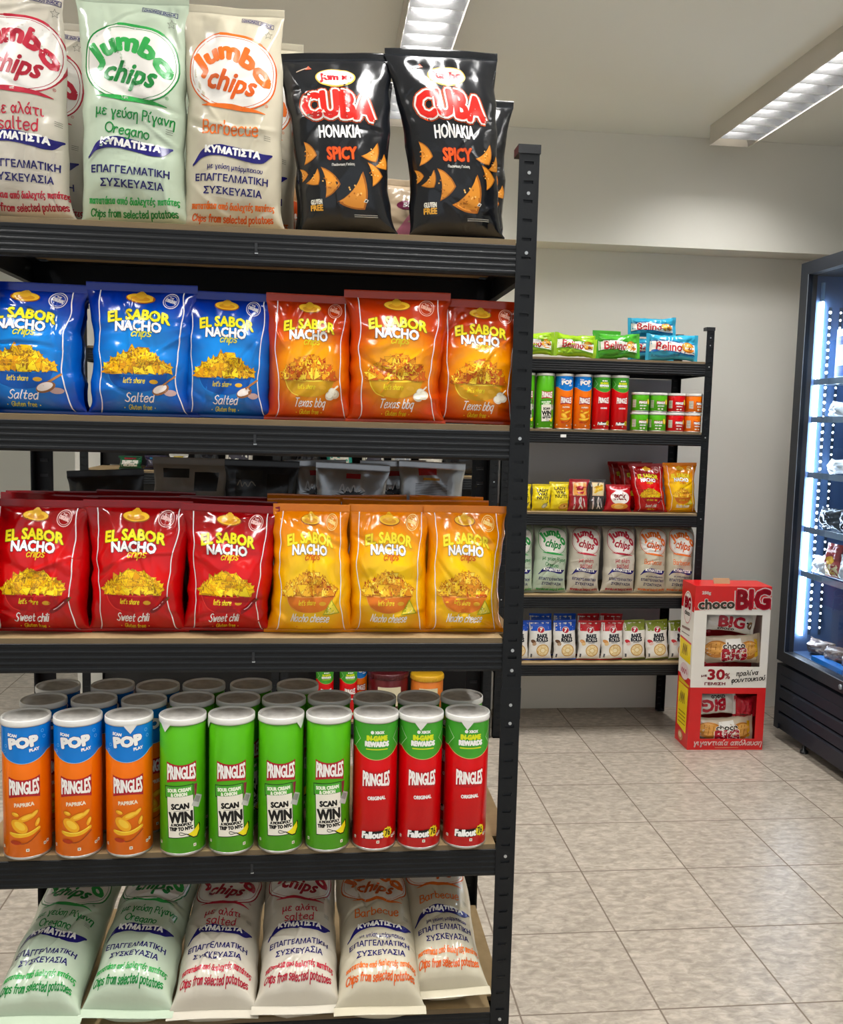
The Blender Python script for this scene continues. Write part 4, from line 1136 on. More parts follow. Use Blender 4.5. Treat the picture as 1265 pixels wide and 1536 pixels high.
# crisp tubes, three rows
cols = [('paprika', 'orange'), ('paprika', 'orange'), ('paprika', 'orange'), ('sour', 'green'), ('sour', 'green'), ('sour', 'green'), ('sour', 'green'),
        ('original', 'red'), ('original', 'red'), ('original', 'red')]
xs1 = [-0.816, -0.734, -0.652, -0.565, -0.485, -0.403, -0.323, -0.243, -0.166, -0.086]
where = ['leftmost of the three orange ones', 'middle one of the three orange ones', 'orange one touching the green ones', 'green one touching the orange ones', 'second green one from the orange ones', 'third green one from the orange ones',
         'green one touching the red ones', 'red one touching the green ones', 'middle one of the three red ones', 'red one nearest the steel post']
tabs = [None, None, -1.45, -2.3, -2.9, -0.6, None, None, -1.7, -1.75]
protos = {}
front = []
for i, (k, nm) in enumerate(cols):
    key = (k, tabs[i])
    if key not in protos:
        protos[key] = t = make_tube('crisps_tube', k, tab=tabs[i])
    else:
        t = copy_tree(protos[key])
    t.location = (xs1[i], 0.024, Z[3] + 0.0004); t.rotation_euler = (0, 0, R([9, 7, 7, 4, 5, 3, 4, 0, 1, 2][i]))
    tag(t, nm + ' crisps tube in the front row, ' + where[i], 'crisps tube', 'crisps tubes in the front row')
    front.append(t)
for r, xs, y in ((2, [-0.813, -0.729, -0.643, -0.562, -0.482, -0.402, -0.322, -0.241, -0.162, -0.083], 0.110), (3, [-0.812, -0.716, -0.634, -0.552, -0.466, -0.380], 0.194)):
    for i, x in enumerate(xs):
        t = copy_tree(protos[(cols[i][0], None)] if (cols[i][0], None) in protos else front[i])
        t.location = (x, y + 0.004 * math.sin(i * 2.3), Z[3] + 0.0004); t.rotation_euler = (0, 0, R(40 * math.sin(i * 3.1 + r)))
        tag(t, '%s crisps tube in the %s row behind the %s' % (cols[i][1], 'second' if r == 2 else 'third', where[i]), 'crisps tube', 'crisps tubes in the rows behind')

# crisps bags lying on the bottom shelf
G = 'crisps bags lying on the bottom shelf'
for i, (k, x, y, ya, ro, W, le, lab) in enumerate([
  ('o', -0.793, -0.050, -2, 0, 0.142, 75, 'pale green oregano crisps bag lying at the left end of the bottom shelf'),
  ('o', -0.650, -0.044, -3, 0, 0.142, 74, 'pale green oregano crisps bag lying beside the salted bags on the bottom shelf'),
  ('s', -0.509, -0.052, -1, 0, 0.140, 75, 'cream salted crisps bag lying beside the green bags on the bottom shelf'),
  ('s', -0.370, -0.054, 0, 0, 0.140, 74, 'cream salted crisps bag lying beside the barbecue bags on the bottom shelf'),
  ('b', -0.230, -0.066, 0, 0, 0.144, 75, 'cream barbecue crisps bag lying beside the salted bags on the bottom shelf'),
  ('b', -0.108, -0.022, 1, 0, 0.132, 72, 'cream barbecue crisps bag lying on the bottom shelf against the steel post')]):
    b = jbag(k, 60 + i, W=W, H=0.372, T=0.120, lift=0.016, Wb=W * 1.02, base_seal=0.016, low=3.6, vm=0.2)
    put(b, lab, 'crisps bag', (x, y, Z[4]), ya, ro, le, G, Z[4])

# ================================================================== goods on the far rack
ZF = [z + BT for z in FAR]
# biscuit packs on top
def belino(fill, ring, leaf):
    d = Design(205, 95, step=8)
    xs = np.linspace(14, 192, 26)
    wave = lambda x: 48 + 7 * math.sin((x - 20) * 0.026 + 0.6)
    d.strip(xs, lambda x: wave(x) - 23, lambda x: wave(x) + 21, ring, 1)
    d.strip(xs, lambda x: wave(x) - 19, lambda x: wave(x) + 17, '#efece6', 1.4)
    d.text('Belino', 84, 50, 98, 32, '#b8202a', 2.4, bold=2.2, rot=-3)
    d.ellipse(158, 47, 27, 19, '#c8741c', 2, rot=-14); d.ellipse(155, 49, 22, 14, '#eeb23e', 2.4, rot=-14); d.ellipse(166, 42, 9, 7, '#8a4a14', 2.8); d.ellipse(150, 52, 8, 4, '#f6d88a', 2.8, rot=-14)
    for k in range(3):
        d.line([(20, 14 + 3 * k), (70, 10 + 3 * k), (130, 16 + 3 * k), (190, 12 + 3 * k)], 1.2, leaf, 1, smooth=True)
    d.text('choco', 60, 70, 20, 6, leaf, 2, bold=0.8)
    return d
DB = {'blue': (belino('#2f9fc4', '#14508e', '#0f3f78'), film('film_turquoise', '#2f9dc0')), 'lime': (belino('#9ccc2a', '#5f9a1a', '#4c8a18'), film('film_lime', '#9cc826')), 'green': (belino('#3fa02c', '#2c7a1e', '#235f18'), film('film_green', '#46a42e'))}
def bpack(k, seed, L=0.2, W=0.09, T=0.07):
    return make_bag('biscuit_pack', DB[k][0], DB[k][1], W, L, T, seed, seal=0.014, base_seal=0.014, horizontal=True, nu=33, nv=49, wr=2.0, vm=0.5, low=2.0)
G = 'biscuit packs on top of the far rack'
yB = FY + 0.05
for k, x, y, z, L, W, ya, ro, lab, sd in [
  ('lime', 0.530, yB, ZF[0], 0.185, 0.094, 3, -3, 'lime green biscuit pack half hidden by the near steel post', 1),
  ('lime', 0.706, yB, ZF[0], 0.182, 0.094, -2, 3, 'lime green biscuit pack next to the dark green one', 2),
  ('green', 0.893, yB, ZF[0], 0.194, 0.102, 2, -2, 'dark green biscuit pack on the top shelf of the far rack', 3),
  ('blue', 1.128, yB, ZF[0], 0.226, 0.110, -2, 0, 'turquoise biscuit pack at the right end of the far rack top', 4),
  ('blue', 1.070, yB + 0.09, ZF[0], 0.21, 0.098, 2, 0, 'turquoise biscuit pack lying behind, under the raised turquoise pack', 5),
  ('blue', 1.068, yB + 0.085, ZF[0] + 0.0985, 0.212, 0.084, -2, -2, 'turquoise biscuit pack raised on another one, topmost of the turquoise packs', 6)]:
    put(bpack(k, 200 + sd, L, W), lab, 'biscuit pack', (x, y, z), ya, ro, 0, G, z)
gb = make_bag('biscuit_pack', DB['green'][0], DB['green'][1], 0.11, 0.128, 0.06, 207, seal=0.014, Wt=0.125, wr=1.5)
put(gb, 'dark green biscuit pack standing on end behind the other green pack', 'biscuit pack', (0.868, yB + 0.085, ZF[0]), 4, 0, 0, G, ZF[0])

# crisp tubes and small tubes
G = 'crisps tubes on the far rack'
for k, x, lab in [('sour', 0.502, 'green sour cream crisps tube on the far rack, mostly hidden by the near steel post'), ('sour', 0.585, 'green sour cream crisps tube on the far rack, touching the orange tubes'),
                  ('paprika', 0.667, 'orange paprika crisps tube on the far rack, beside the green tube'), ('paprika', 0.747, 'orange paprika crisps tube on the far rack, beside the red tubes'),
                  ('original', 0.828, 'red original crisps tube on the far rack, beside the orange tube'), ('original', 0.907, 'red original crisps tube on the far rack, beside the small green tubes')]:
    t = copy_tree(protos[(k, None)]); t.location = (x, FY + 0.046, ZF[1] + 0.0004); t.rotation_euler = (0, 0, R(4)); tag(t, lab, 'crisps tube', G)
def small_design(kind, col):
    C = 2 * math.pi * 37; H = 72; d = Design(C, H, step=6); c = C / 2
    d.strip(np.linspace(c - 16, c + 22, 10), lambda x: 30, lambda x: 43 + 3 * ((x - c - 3) / 19) ** 2, '#9c1c26', 1)
    d.text('PRINGLES', c + 3, 36, 34, 10, WHITE, 2, bold=1.5)
    d.text({'sour': 'SOUR CREAM', 'original': 'ORIGINAL', 'paprika': 'PAPRIKA'}[kind], c + 3, 22, 28, 5, WHITE, 2, bold=0.8)
    d.ellipse(c + 30, 40, 8, 13, '#e6bc2a', 1.5, rot=15); d.ellipse(c + 30, 40, 5.5, 10, '#f2d64a', 1.8, rot=15)
    d.rect(c - 46, 14, c - 28, 48, '#d8d2c4', 1)
    for q in range(8): d.line([(c - 44, 17 + 4 * q), (c - 30, 17 + 4 * q)], 1.2, '#5a564e', 1.4)
    for q in (-6, 8): d.ellipse(c + q, 9, 5, 3, '#e7e2cf', 1.4)
    return d
SM = {k: make_tube('small_crisps_tube', k, 0.0374, 0.0765, small_design(k, b), b) for k, b in (('sour', '#4fa83a'), ('original', '#b8141c'), ('paprika', '#d9761c'))}
used = set()
G = 'small crisps tubes stacked in twos on the far rack'
for j, (k, x, nm) in enumerate([('sour', 0.997, 'green sour cream, beside the tall red tube'), ('sour', 1.076, 'green sour cream, beside the small red ones'), ('original', 1.155, 'red original'), ('paprika', 1.232, 'orange paprika, beside the rack post')]):
    for lv in (0, 1):
        t = SM[k] if k not in used else copy_tree(SM[k]); used.add(k)
        t.location = (x + 0.002 * lv, FY + 0.046, ZF[1] + 0.0004 + lv * 0.0822); t.rotation_euler = (0, 0, R((6, -12, 8, 14)[j] - (8 if lv else 0) * (-1) ** j))
        tag(t, '%s small crisps tube: %s' % ('upper' if lv else 'lower', nm), 'crisps tube', G)

# third level
nut = Design(80, 115, step=8)
for s_, y, wd in (('LADY', 88, 48), ('WAS', 73, 40), ('NUT!', 57, 48)): nut.text(s_, 42, y, wd, 12, '#3a2c10', 2, bold=1.5)
nut.ellipse(52, 24, 15, 9, '#8f8a6a', 1.5, rot=35); nut.ellipse(50, 22, 10, 6, '#c9c2a2', 1.8, rot=35); nut.line([(60, 32), (68, 38)], 4, '#6a5a1e', 2)
nut2 = Design(80, 118, step=8)
for s_, y, wd in (('LADY', 92, 48), ('WAS', 77, 40), ('NUT!', 61, 48)): nut2.text(s_, 40, y, wd, 12, '#5a4614', 2, bold=1.4)
nut2.ellipse(56, 20, 24, 13, '#c98a2a', 1.5, rot=10); nut2.ellipse(54, 18, 17, 8, '#e2b057', 1.8, rot=10); nut2.ellipse(58, 22, 6, 4, '#8a5a1c', 2.2)
fy_ = film('film_lemon', '#e8cf1a', '#f2dc2a', (0.5, 0.5), (0.6, 0.6))
y3 = FY + 0.055
G = 'yellow nut bags on the far rack'
for x, D_, H, W, sd, lab in ((0.505, nut, 0.112, 0.078, 1, 'yellow nut bag on the far rack, mostly hidden by the near steel post'), (0.588, nut, 0.113, 0.082, 2, 'yellow nut bag with a grey nut picture, middle one of three'), (0.666, nut2, 0.124, 0.084, 3, 'yellow nut bag with a brown nut picture, beside the dark red pack')):
    put(make_bag('nut_bag', D_, fy_, W, H, 0.05, 220 + sd, nu=33, nv=41, seal=0.008), lab, 'nut bag', (x, y3, ZF[2]), (3, -2, 2)[sd - 1], 0, 0, G, ZF[2])
def fruitpack(base, sq, blob):
    d = Design(84, 132, step=8)
    d.rect(14, 66, 74, 120, '#d9b48a', 1); d.rect(17, 69, 71, 117, sq, 1.4)
    if blob == 'berry':
        for a, b_, r_ in ((44, 92, 15), (38, 84, 10), (52, 84, 11)): d.ellipse(a, b_, r_, r_, '#a31424', 1.8 + r_ * 0.01)
        d.ellipse(47, 98, 5, 4, '#e2596a', 2.4)
    else:
        for k in range(3): d.line([(26, 80 + 9 * k), (44, 88 + 8 * k), (64, 92 + 8 * k)], 8, ['#d8a818', '#eec83a', '#c89414'][k], 2 + 0.2 * k, smooth=True)
    d.line([(20, 12), (20, 58)], 7, '#cbb7b4', 1.4); d.line([(42, 14), (48, 40), (46, 60), (40, 42), (56, 14)], 5, '#d9cfcc', 1.8, smooth=True); d.line([(58, 54), (66, 20)], 4, '#d9cfcc', 1.8)
    return d
put(make_bag('dried_fruit_pack', fruitpack('', '#e09a4a', 'berry'), film('film_wine', '#a5202c'), 0.088, 0.137, 0.055, 231, nu=33, nv=41, seal=0.008), 'dark red snack pack with a berry picture on the far rack', 'snack pack', (0.748, y3, ZF[2]), 2, 0, 0, None, ZF[2])
put(make_bag('dried_fruit_pack', fruitpack('', '#ded0a2', 'sticks'), film('film_charcoal', '#3c3b3c'), 0.072, 0.137, 0.05, 232, nu=33, nv=41, seal=0.008), 'dark grey snack pack with a yellow fruit picture on the far rack', 'snack pack', (0.829, y3, ZF[2]), -2, 0, 0, None, ZF[2])
pk = Design(122, 116, step=8)
pk.ellipse(62, 62, 46, 28, '#f3eee8', 1); pk.text('PICK', 62, 64, 56, 22, '#7a1f22', 2, bold=3); pk.ellipse(62, 26, 40, 13, '#e0902e', 1.4); pk.ellipse(58, 24, 22, 8, '#f2c26a', 1.8); pk.line([(20, 98), (60, 92), (104, 99)], 5, '#e9b8b8', 1.5, smooth=True)
put(make_bag('snack_bag', pk, film('film_crimson', '#b5141f'), 0.122, 0.117, 0.06, 233, nu=33, nv=41, seal=0.008, Wt=0.108), 'small red snack bag with a white oval, beside the red nacho bag', 'snack bag', (0.924, y3, ZF[2]), 0, 0, 0, None, ZF[2])
b = nbag('red', 241, 0.140, 0.209, Wt=0.152, skew=-0.026); put(b, 'red nacho chips bag in front of its stack on the far rack', 'nacho bag', (1.056, y3, ZF[2]), -4, -1, 0, 'nacho chips bags on the far rack', ZF[2])
for r in (1, 2):
    c = copy_tree(b); put(c, 'red nacho chips bag %s behind the front one on the far rack' % ('directly' if r == 1 else 'second'), 'nacho bag', (1.056 - 0.018 * r, y3 + 0.088 * r, ZF[2]), -3, -1, 0, 'nacho chips bags on the far rack', ZF[2])
put(nbag('yel', 242, 0.134, 0.215, Wt=0.150, skew=-0.012), 'yellow nacho chips bag at the right end of the far rack', 'nacho bag', (1.198, y3, ZF[2]), 0, -1, 0, 'nacho chips bags on the far rack', ZF[2])
# fourth level
G = 'tall crisps bags on the far rack'
for i, (k, x, W, lab) in enumerate([('o', 0.490, 0.150, 'pale green crisps bag on the far rack, mostly hidden by the near steel post'), ('o', 0.636, 0.152, 'pale green crisps bag on the far rack, beside the red printed ones'),
    ('s', 0.785, 0.145, 'cream crisps bag with red print on the far rack, beside the green one'), ('s', 0.939, 0.152, 'cream crisps bag with red print on the far rack, beside the orange printed ones'),
    ('b', 1.083, 0.142, 'cream crisps bag with orange print on the far rack, beside the red printed one'), ('b', 1.212, 0.138, 'cream crisps bag with orange print at the right end of the far rack')]):
    put(jbag(k, 250 + i, W=W - 0.002, H=0.345, T=0.10, lift=-0.018, bend=(0.235, 62)), lab, 'crisps bag', (x, FY + 0.055, ZF[3]), (0, 2, -2, 3, 0, -2)[i], (0, 1, 0.5, 1, 0.5, 0)[i], 3, G, ZF[3])
# fifth level: toasted bread snacks
def bake(top, side):
    d = Design(100, 176, step=8)
    d.strip(np.linspace(0, 100, 4), lambda x: 132, lambda x: 176, top, 0.6)
    d.ellipse(50, 136, 16, 14, '#f4f1ee', 1); d.ellipse(50, 136, 14.5, 12.5, '#b01a2a', 1.4); d.text('7', 50, 136, 10, 15, WHITE, 2, bold=2.6, shear=0.2)
    d.text('BAKE', 54, 111, 42, 15, '#23252e', 2, bold=2.8); d.text('ROLLS', 54, 94, 48, 15, '#23252e', 2, bold=2.8)
    d.line([(40, 82), (66, 82)], 3, '#8a8a8a', 2)
    d.ellipse(57, 48, 28, 27, '#c79a52', 1.4); d.ellipse(57, 48, 24, 23, '#ecd6a2', 1.8); d.ellipse(57, 48, 13, 12.5, '#d8b978', 2.2); d.ellipse(57, 48, 9, 8.5, '#f1e2bc', 2.5)
    for a in range(6): d.ellipse(57 + 18 * math.cos(a), 48 + 17 * math.sin(a), 2.5, 1.6, '#c9a05a', 2.6, n=8)
    d.ellipse(16, 86, 11, 8, side[0], 1.4, rot=-30); d.ellipse(20, 76, 9, 7, side[1], 1.8, rot=30)
    d.rect(7, 16, 13, 32, '#55585e', 1.4); d.line([(60, 12), (90, 12)], 1.4, '#c9c6be', 1.4)
    return d
bk = {'blue': (bake('#164fbe', ('#6b4a34', '#a98a6a')), '#164fbe'), 'red': (bake('#b5141f', ('#d99a5a', '#e8c48a')), '#b5141f'), 'olive': (bake('#7d8a2c', ('#c12a34', '#e0c0b8')), '#7d8a2c')}
fw_ = film('film_white', '#e9e6e0')
G = 'toasted bread snack bags on the far rack'
yb_ = FY + 0.048
for i, (k, x, ro, lab) in enumerate([('blue', 0.502, 0, 'white and blue bread snack bag mostly hidden by the near steel post'), ('blue', 0.607, -1.5, 'white and blue bread snack bag, middle one of three'), ('blue', 0.714, -1.5, 'white and blue bread snack bag beside the red topped ones'),
    ('red', 0.822, 0, 'white and red bread snack bag beside the blue topped ones'), ('red', 0.924, -1, 'white and red bread snack bag beside the green topped ones'),
    ('olive', 1.025, -3, 'white and green bread snack bag beside the red topped ones'), ('olive', 1.129, -4, 'tilted white and green bread snack bag, middle one of three'), ('olive', 1.236, -4, 'white and green bread snack bag half hidden behind the red display box')]):
    D_, tc = bk[k]
    b = make_bag('bread_snack_bag', D_, fw_, 0.100, 0.175, 0.055, 270 + i, nu=33, nv=41, seal=0.007, seal_mat=film('film_seal_' + k, tc), wr=0.6, pinch=0.02, low=5)
    put(b, lab, 'bread snack bag', (x, yb_, ZF[4]), (2, -2, 2, -2, 2, 0, 1, 0)[i], ro, 0, G, ZF[4])
    if i in (1, 2, 3, 4):
        c = copy_tree(b); put(c, 'bread snack bag in the second row, ' + ('second blue topped' if i == 1 else 'blue topped, beside red' if i == 2 else 'red topped, beside blue' if i == 3 else 'red topped, beside green'), 'bread snack bag', (x + 0.012, yb_ + 0.075, ZF[4]), 3, 1, 0, G, ZF[4])
        c.scale = (1, 1, 1.08)
        settle(c, ZF[4])

# ------------------------------------------------------------------ goods on the two racks seen through the near one
ZM = [z + BT for z in MID]
for k, x, lab in (('original', -0.318, 'red crisps tube on the low shelf behind the near rack'), ('original', -0.218, 'red crisps tube beside the orange one on the low shelf behind'), ('paprika', -0.172, 'orange crisps tube on the low shelf behind the near rack')):
    t = copy_tree(protos[(k, None)]); t.location = (x, FY + (0.127 if k == 'paprika' else 0.05), ZM[4] + 0.0004); t.rotation_euler = (0, 0, R(12)); tag(t, lab, 'crisps tube', 'crisps tubes on the shelf behind')
def tub(name, r, H, col, lidcol, lab):
    root = thing(name, lab, 'tub')
    q = MB(); q.lathe([(r * 0.9, 0), (r * 0.94, 0.004), (r, H * 0.5), (r, H - 0.03), (r * 0.93, H - 0.022), (r * 0.93, H - 0.02)], mat('tub_' + name, col, 0.3), 48, cap0=True, cap1=True); q.build('tub_body', root)
    q = MB(); q.lathe([(r * 1.0, H - 0.024), (r * 1.03, H - 0.022), (r * 1.03, H - 0.004), (r * 0.99, H), (r * 0.9, H)], mat('tublid_' + name, lidcol, 0.35), 48, cap1=True)
    for k in range(40):
        a = k * math.pi / 20; q.box(r * 1.03 * math.cos(a) - 0.001, r * 1.03 * math.sin(a) - 0.001, H - 0.021, r * 1.03 * math.cos(a) + 0.001, r * 1.03 * math.sin(a) + 0.001, H - 0.006, MATS['tublid_' + name])
    q.build('screw_lid', root)
    q = MB(); n = 13
    V = []
    for k in range(n):
        a = -math.pi / 2 + (k - 6) * 0.1
        for z in (H * 0.3, H * 0.72): V.append(((r + 0.0008) * math.cos(a), (r + 0.0008) * math.sin(a), z))
    q.add(V, [(2 * k, 2 * k + 2, 2 * k + 3, 2 * k + 1) for k in range(n - 1)], mat('paper_cream', '#d9cfae', 0.6), True); q.build('paper_label', root)
    return root
t = tub('snack_tub', 0.086, 0.196, '#5c0f14', '#4a0c12', 'dark red plastic tub on the low shelf behind the near rack'); t.location = (-0.045, FY + 0.10, ZM[4] + 0.0004)
t = tub('jelly_tub', 0.070, 0.186, '#dd7a2a', '#d8a41e', 'orange plastic tub with a yellow lid on the low shelf behind'); t.location = (0.122, FY + 0.085, ZM[4] + 0.0004)
G = 'packs on the middle shelf behind the near rack'
rs = np.random.RandomState(9)
plain = [('#d9d6cc', 'white'), ('#1f5a3a', 'dark green'), ('#2c2440', 'dark purple'), ('#c8c6c0', 'pale grey'), ('#17181c', 'black'), ('#2f8a7c', 'teal')]
for i, (rk, x, W, H, ci, lab) in enumerate([
  ('l', -1.115, 0.090, 0.054, 1, 'dark green pack at the left of the middle shelf, seen through the near rack'), ('l', -1.015, 0.085, 0.058, 2, 'dark purple pack seen through the near rack, beside the green one'), ('l', -0.925, 0.075, 0.066, 3, 'pale grey pack seen through the near rack, beside the purple one'),
  ('l', -0.815, 0.110, 0.165, 4, 'black pack standing behind the olive brown pouch'), ('l', -0.680, 0.120, 0.150, 0, 'white pack standing behind the black pouches'),
  ('m', -0.400, 0.110, 0.160, 4, 'black pack behind the silver pouches, on the shelf beyond'), ('m', -0.270, 0.110, 0.160, 5, 'teal pack behind the silver pouches, on the shelf beyond'), ('m', -0.130, 0.100, 0.150, 0, 'white pack behind the silver pouches, on the shelf beyond'),
  ('m', -0.010, 0.090, 0.150, 3, 'pale grey pack behind the silver pouches, on the shelf beyond'), ('m', 0.110, 0.110, 0.165, 0, 'white pack behind the silver pouch nearest the steel post'), ('m', 0.255, 0.200, 0.200, 4, 'wide black pack beside the grey post, seen past the silver pouches')]):
    d = Design(100, 160, step=12)
    d.rect(14, 40, 86, 110, ['#c9c4b8', '#3c3a44', '#8a8f98'][i % 3], 1); d.rect(24, 120, 76, 138, ['#8c2a34', '#2c6a8c', '#b09a3c'][i % 3], 1)
    put(make_bag('snack_pouch', d if i not in (3, 5, 10) else None, film('film_plain_%d' % ci, plain[ci][0]), W, H, 0.06, 300 + i, nu=25, nv=33, seal=0.006), lab, 'snack pouch', (x, FY + 0.07, ZM[2]), 0, 0, 0, G, ZM[2])

# ================================================================== red display box with croissant packs
BX, BY, BW, BD, BHt = 1.197, 2.114, 0.325, 0.150, 0.697
card_r = mat('card_red', '#cf1a1c', 0.32); card_w = mat('card_white', '#eae5dc', 0.35); card_in = mat('card_inside', '#4a4540', 0.7)
box = thing('croissant_display_box', 'tall red and white cardboard display box on the floor beside the glass cooler', 'display box', (BX, BY, 0), (0, 0, R(-2)))
U1, U2 = (0.054, 0.357, 0.292, 0.577), (0.052, 0.047, 0.289, 0.242)
t = 0.003
f = MB()
xs_ = [0, U2[0], U1[0], U2[2], U1[2], BW]; zs_ = [0, U2[1], U2[3], 0.268, U1[1], U1[3], 0.608, BHt]
for i in range(len(xs_) - 1):
    for j in range(len(zs_) - 1):
        cx_, cz_ = (xs_[i] + xs_[i + 1]) / 2, (zs_[j] + zs_[j + 1]) / 2
        if any(u[0] < cx_ < u[2] and u[1] < cz_ < u[3] for u in (U1, U2)): continue
        mt = card_w if 0.268 < cz_ < 0.608 else card_r
        f.box(xs_[i], 0, zs_[j], xs_[i + 1], t, zs_[j + 1], mt)
dsg = Design(325, 697, step=40)
dsg.poly([(0, 608), (325, 608), (325, 600), (120, 606), (40, 596), (0, 594)], '#cf1a1c', 0.5)
dsg.text('250g', 47, 667, 36, 15, '#f2e2dc', 2, bold=2.4)
dsg.text('choco', 92, 622, 150, 38, '#4e463c', 2, bold=5, outline=((5, '#f0ebe2'),), rot=2)
dsg.text('BIG', 247, 643, 140, 78, '#b01428', 2, bold=13, outline=((8, '#f3efe8'), (4.5, '#8a1020'), (2.8, '#f3efe8')), rot=1)
dsg.text('30', 108, 324, 70, 42, '#b5182c', 2, bold=5); dsg.text('%', 156, 318, 20, 24, '#8a2434', 3, bold=1.5); dsg.text('ΓΕΜΙΣΗ', 104, 285, 88, 11, '#8a3a40', 2, bold=2.0); dsg.text('λεζ'.replace('λεζ', 'με'), 56, 318, 24, 10, '#7a3a3c', 2, bold=1.4)
dsg.hand('πραλίνα', 238, 328, 92, 13, '#3a322c', 3.4, shear=0.25, rot=4); dsg.hand('φουντουκιού', 244, 302, 142, 13, '#3a322c', 3.4, shear=0.25, rot=5)
dsg.hand('γιγαντιαία απόλαυση', 172, 28, 290, 14, '#f4d9d2', 4.2, shear=0.25); dsg.line([(120, 10), (220, 10)], 3, '#d98a6a', 2)
dsg.apply(f, plane_surf((0, -0.0002, 0), (BW, -0.0002, 0), (0, -0.0002, BHt)), 0.0003, 0.0003)
f.build('front_panel', box)
f = MB(); f.box(0, t, 0.0, t, BD, 0.30, card_r); f.box(0, t, 0.30, t, BD, 0.585, card_w); f.box(0, t, 0.585, t, BD, BHt, card_r)
ds = Design(150, 697, step=40)
ds.ellipse(74, 590, 50, 72, '#f0e6e0', 1); ds.ellipse(74, 590, 44, 66, '#b5182c', 1.4); ds.ellipse(74, 590, 41, 63, '#f0e6e0', 1.8); ds.text('BIG', 74, 612, 64, 46, '#b01428', 2.4, bold=8); ds.text('choco', 74, 570, 58, 20, '#4e463c', 2.4, bold=3)
ds.line([(24, 500), (108, 504)], 10, '#8a6a68', 2); ds.line([(20, 478), (110, 478)], 4, '#8a7a78', 2)
ds.poly([(6, 455), (136, 448), (136, 360), (10, 368)], '#f0d21a', 1); ds.poly([(6, 460), (136, 452), (136, 444), (6, 452)], '#d0303c', 1.4); [ds.line([(40 + 18 * q, 388), (52 + 18 * q, 432), (60 + 18 * q, 392)], 6, '#6a4a10', 2) for q in range(3)]
ds.ellipse(74, 318, 50, 36, '#ead2d2', 1); ds.line([(40, 310), (50, 328), (58, 308), (68, 328), (78, 308), (90, 328), (106, 312)], 5, '#b5304a', 2, smooth=True)
ds.poly([(16, 285), (136, 270), (136, 262), (16, 262)], '#d9b81a', 1); ds.poly([(14, 260), (130, 255), (124, 60), (20, 75)], '#f0d21a', 1); [ds.line([(38 + 18 * q, 178), (50 + 18 * q, 224), (58 + 18 * q, 182)], 6, '#6a4a10', 2) for q in range(3)]
for k in range(4): ds.line([(32, 140 - 16 * k), (112, 140 - 16 * k)], 4, '#8a6a1a', 2)
ds.ellipse(66, 36, 28, 22, '#c98a5a', 1); ds.ellipse(62, 38, 18, 12, '#e9c49a', 1.4)
ds.apply(f, plane_surf((-0.0002, BD, 0), (-0.0002, 0, 0), (-0.0002, BD, BHt)), 0.0003, 0.0003)
f.build('side_panel', box)
f = MB(); f.box(BW - t, t, 0, BW, BD, 0.268, card_r); f.box(BW - t, t, 0.268, BW, BD, 0.608, card_w); f.box(BW - t, t, 0.608, BW, BD, BHt, card_r); f.build('side_panel', box)
f = MB(); f.box(t, BD - t, 0, BW - t, BD, BHt, card_r); f.build('back_panel', box)
f = MB(); f.box(t, t, BHt - t, BW - t, BD - t, BHt, card_r); f.build('top_panel', box)
f = MB(); f.box(t, t, 0.295, BW - t, BD - t, 0.30, card_in); f.build('shelf_board', box)
f = MB(); f.box(t, t, 0.004, BW - t, BD - t, 0.008, card_in); f.build('shelf_board', box)
f = MB(); f.prism([(BD * 0.4, BHt), (BD * 0.4 + 0.002, BHt), (BD * 0.4 + 0.012, BHt + 0.022), (BD * 0.4 + 0.010, BHt + 0.022)], 0.10, 0.17, mat('card_brown', '#a88460', 0.7), 'x'); f.build('tuck_flap', box)
def croissant():
    d = Design(230, 110, step=10)
    d.ellipse(58, 62, 44, 34, '#b8742a', 1); d.ellipse(54, 66, 36, 25, '#dfa04a', 1.4); d.ellipse(178, 52, 42, 36, '#c07a2c', 1); d.ellipse(182, 56, 33, 26, '#e4ac58', 1.4)
    for k in range(3): d.line([(34 + 16 * k, 44), (40 + 16 * k, 84)], 2.4, '#a8661e', 1.8); d.line([(160 + 14 * k, 34), (166 + 14 * k, 76)], 2.4, '#a8661e', 1.8)
    d.poly([(86, 12), (156, 14), (150, 100), (92, 98)], '#efeae2', 2)
    d.text('choco', 122, 74, 82, 24, '#3f352b', 2.6, bold=2.2, outline=((4, '#f4f0e8'),)); d.text('BIG', 122, 38, 88, 44, '#a81428', 2.6, bold=8, outline=((4, '#f4f0e8'),))
    d.ellipse(84, 14, 5, 5, '#1e1c1a', 2.6); d.poly([(206, 20), (222, 28), (220, 88), (204, 92)], '#e0b41e', 2.2)
    return d
DC = croissant()
big = Design(230, 110, step=10); big.text('BIG', 118, 58, 110, 58, '#a81428', 2, bold=8); big.ellipse(190, 60, 5, 5, '#1e1c1a', 2); big.text('choco', 96, 20, 70, 18, '#3f352b', 2, bold=2); big.ellipse(206, 46, 16, 20, '#6a4a2c', 1.6)
f_wh = film('film_pearl', '#cfcbc4', rough=0.22); f_rd = film('film_box_red', '#b51a28'); f_tan = film('film_tan', '#c9b8a0', rough=0.22)
G = 'croissant packs in the display box'
zu, zl = 0.3006, 0.0084
def cpack(D_, F_, L, W, T, sd): return make_bag('croissant_pack', D_, F_, W, L, T, sd, seal=0.012, base_seal=0.012, horizontal=True, nu=33, nv=57, wr=1.6, vm=0.5, low=2.0)
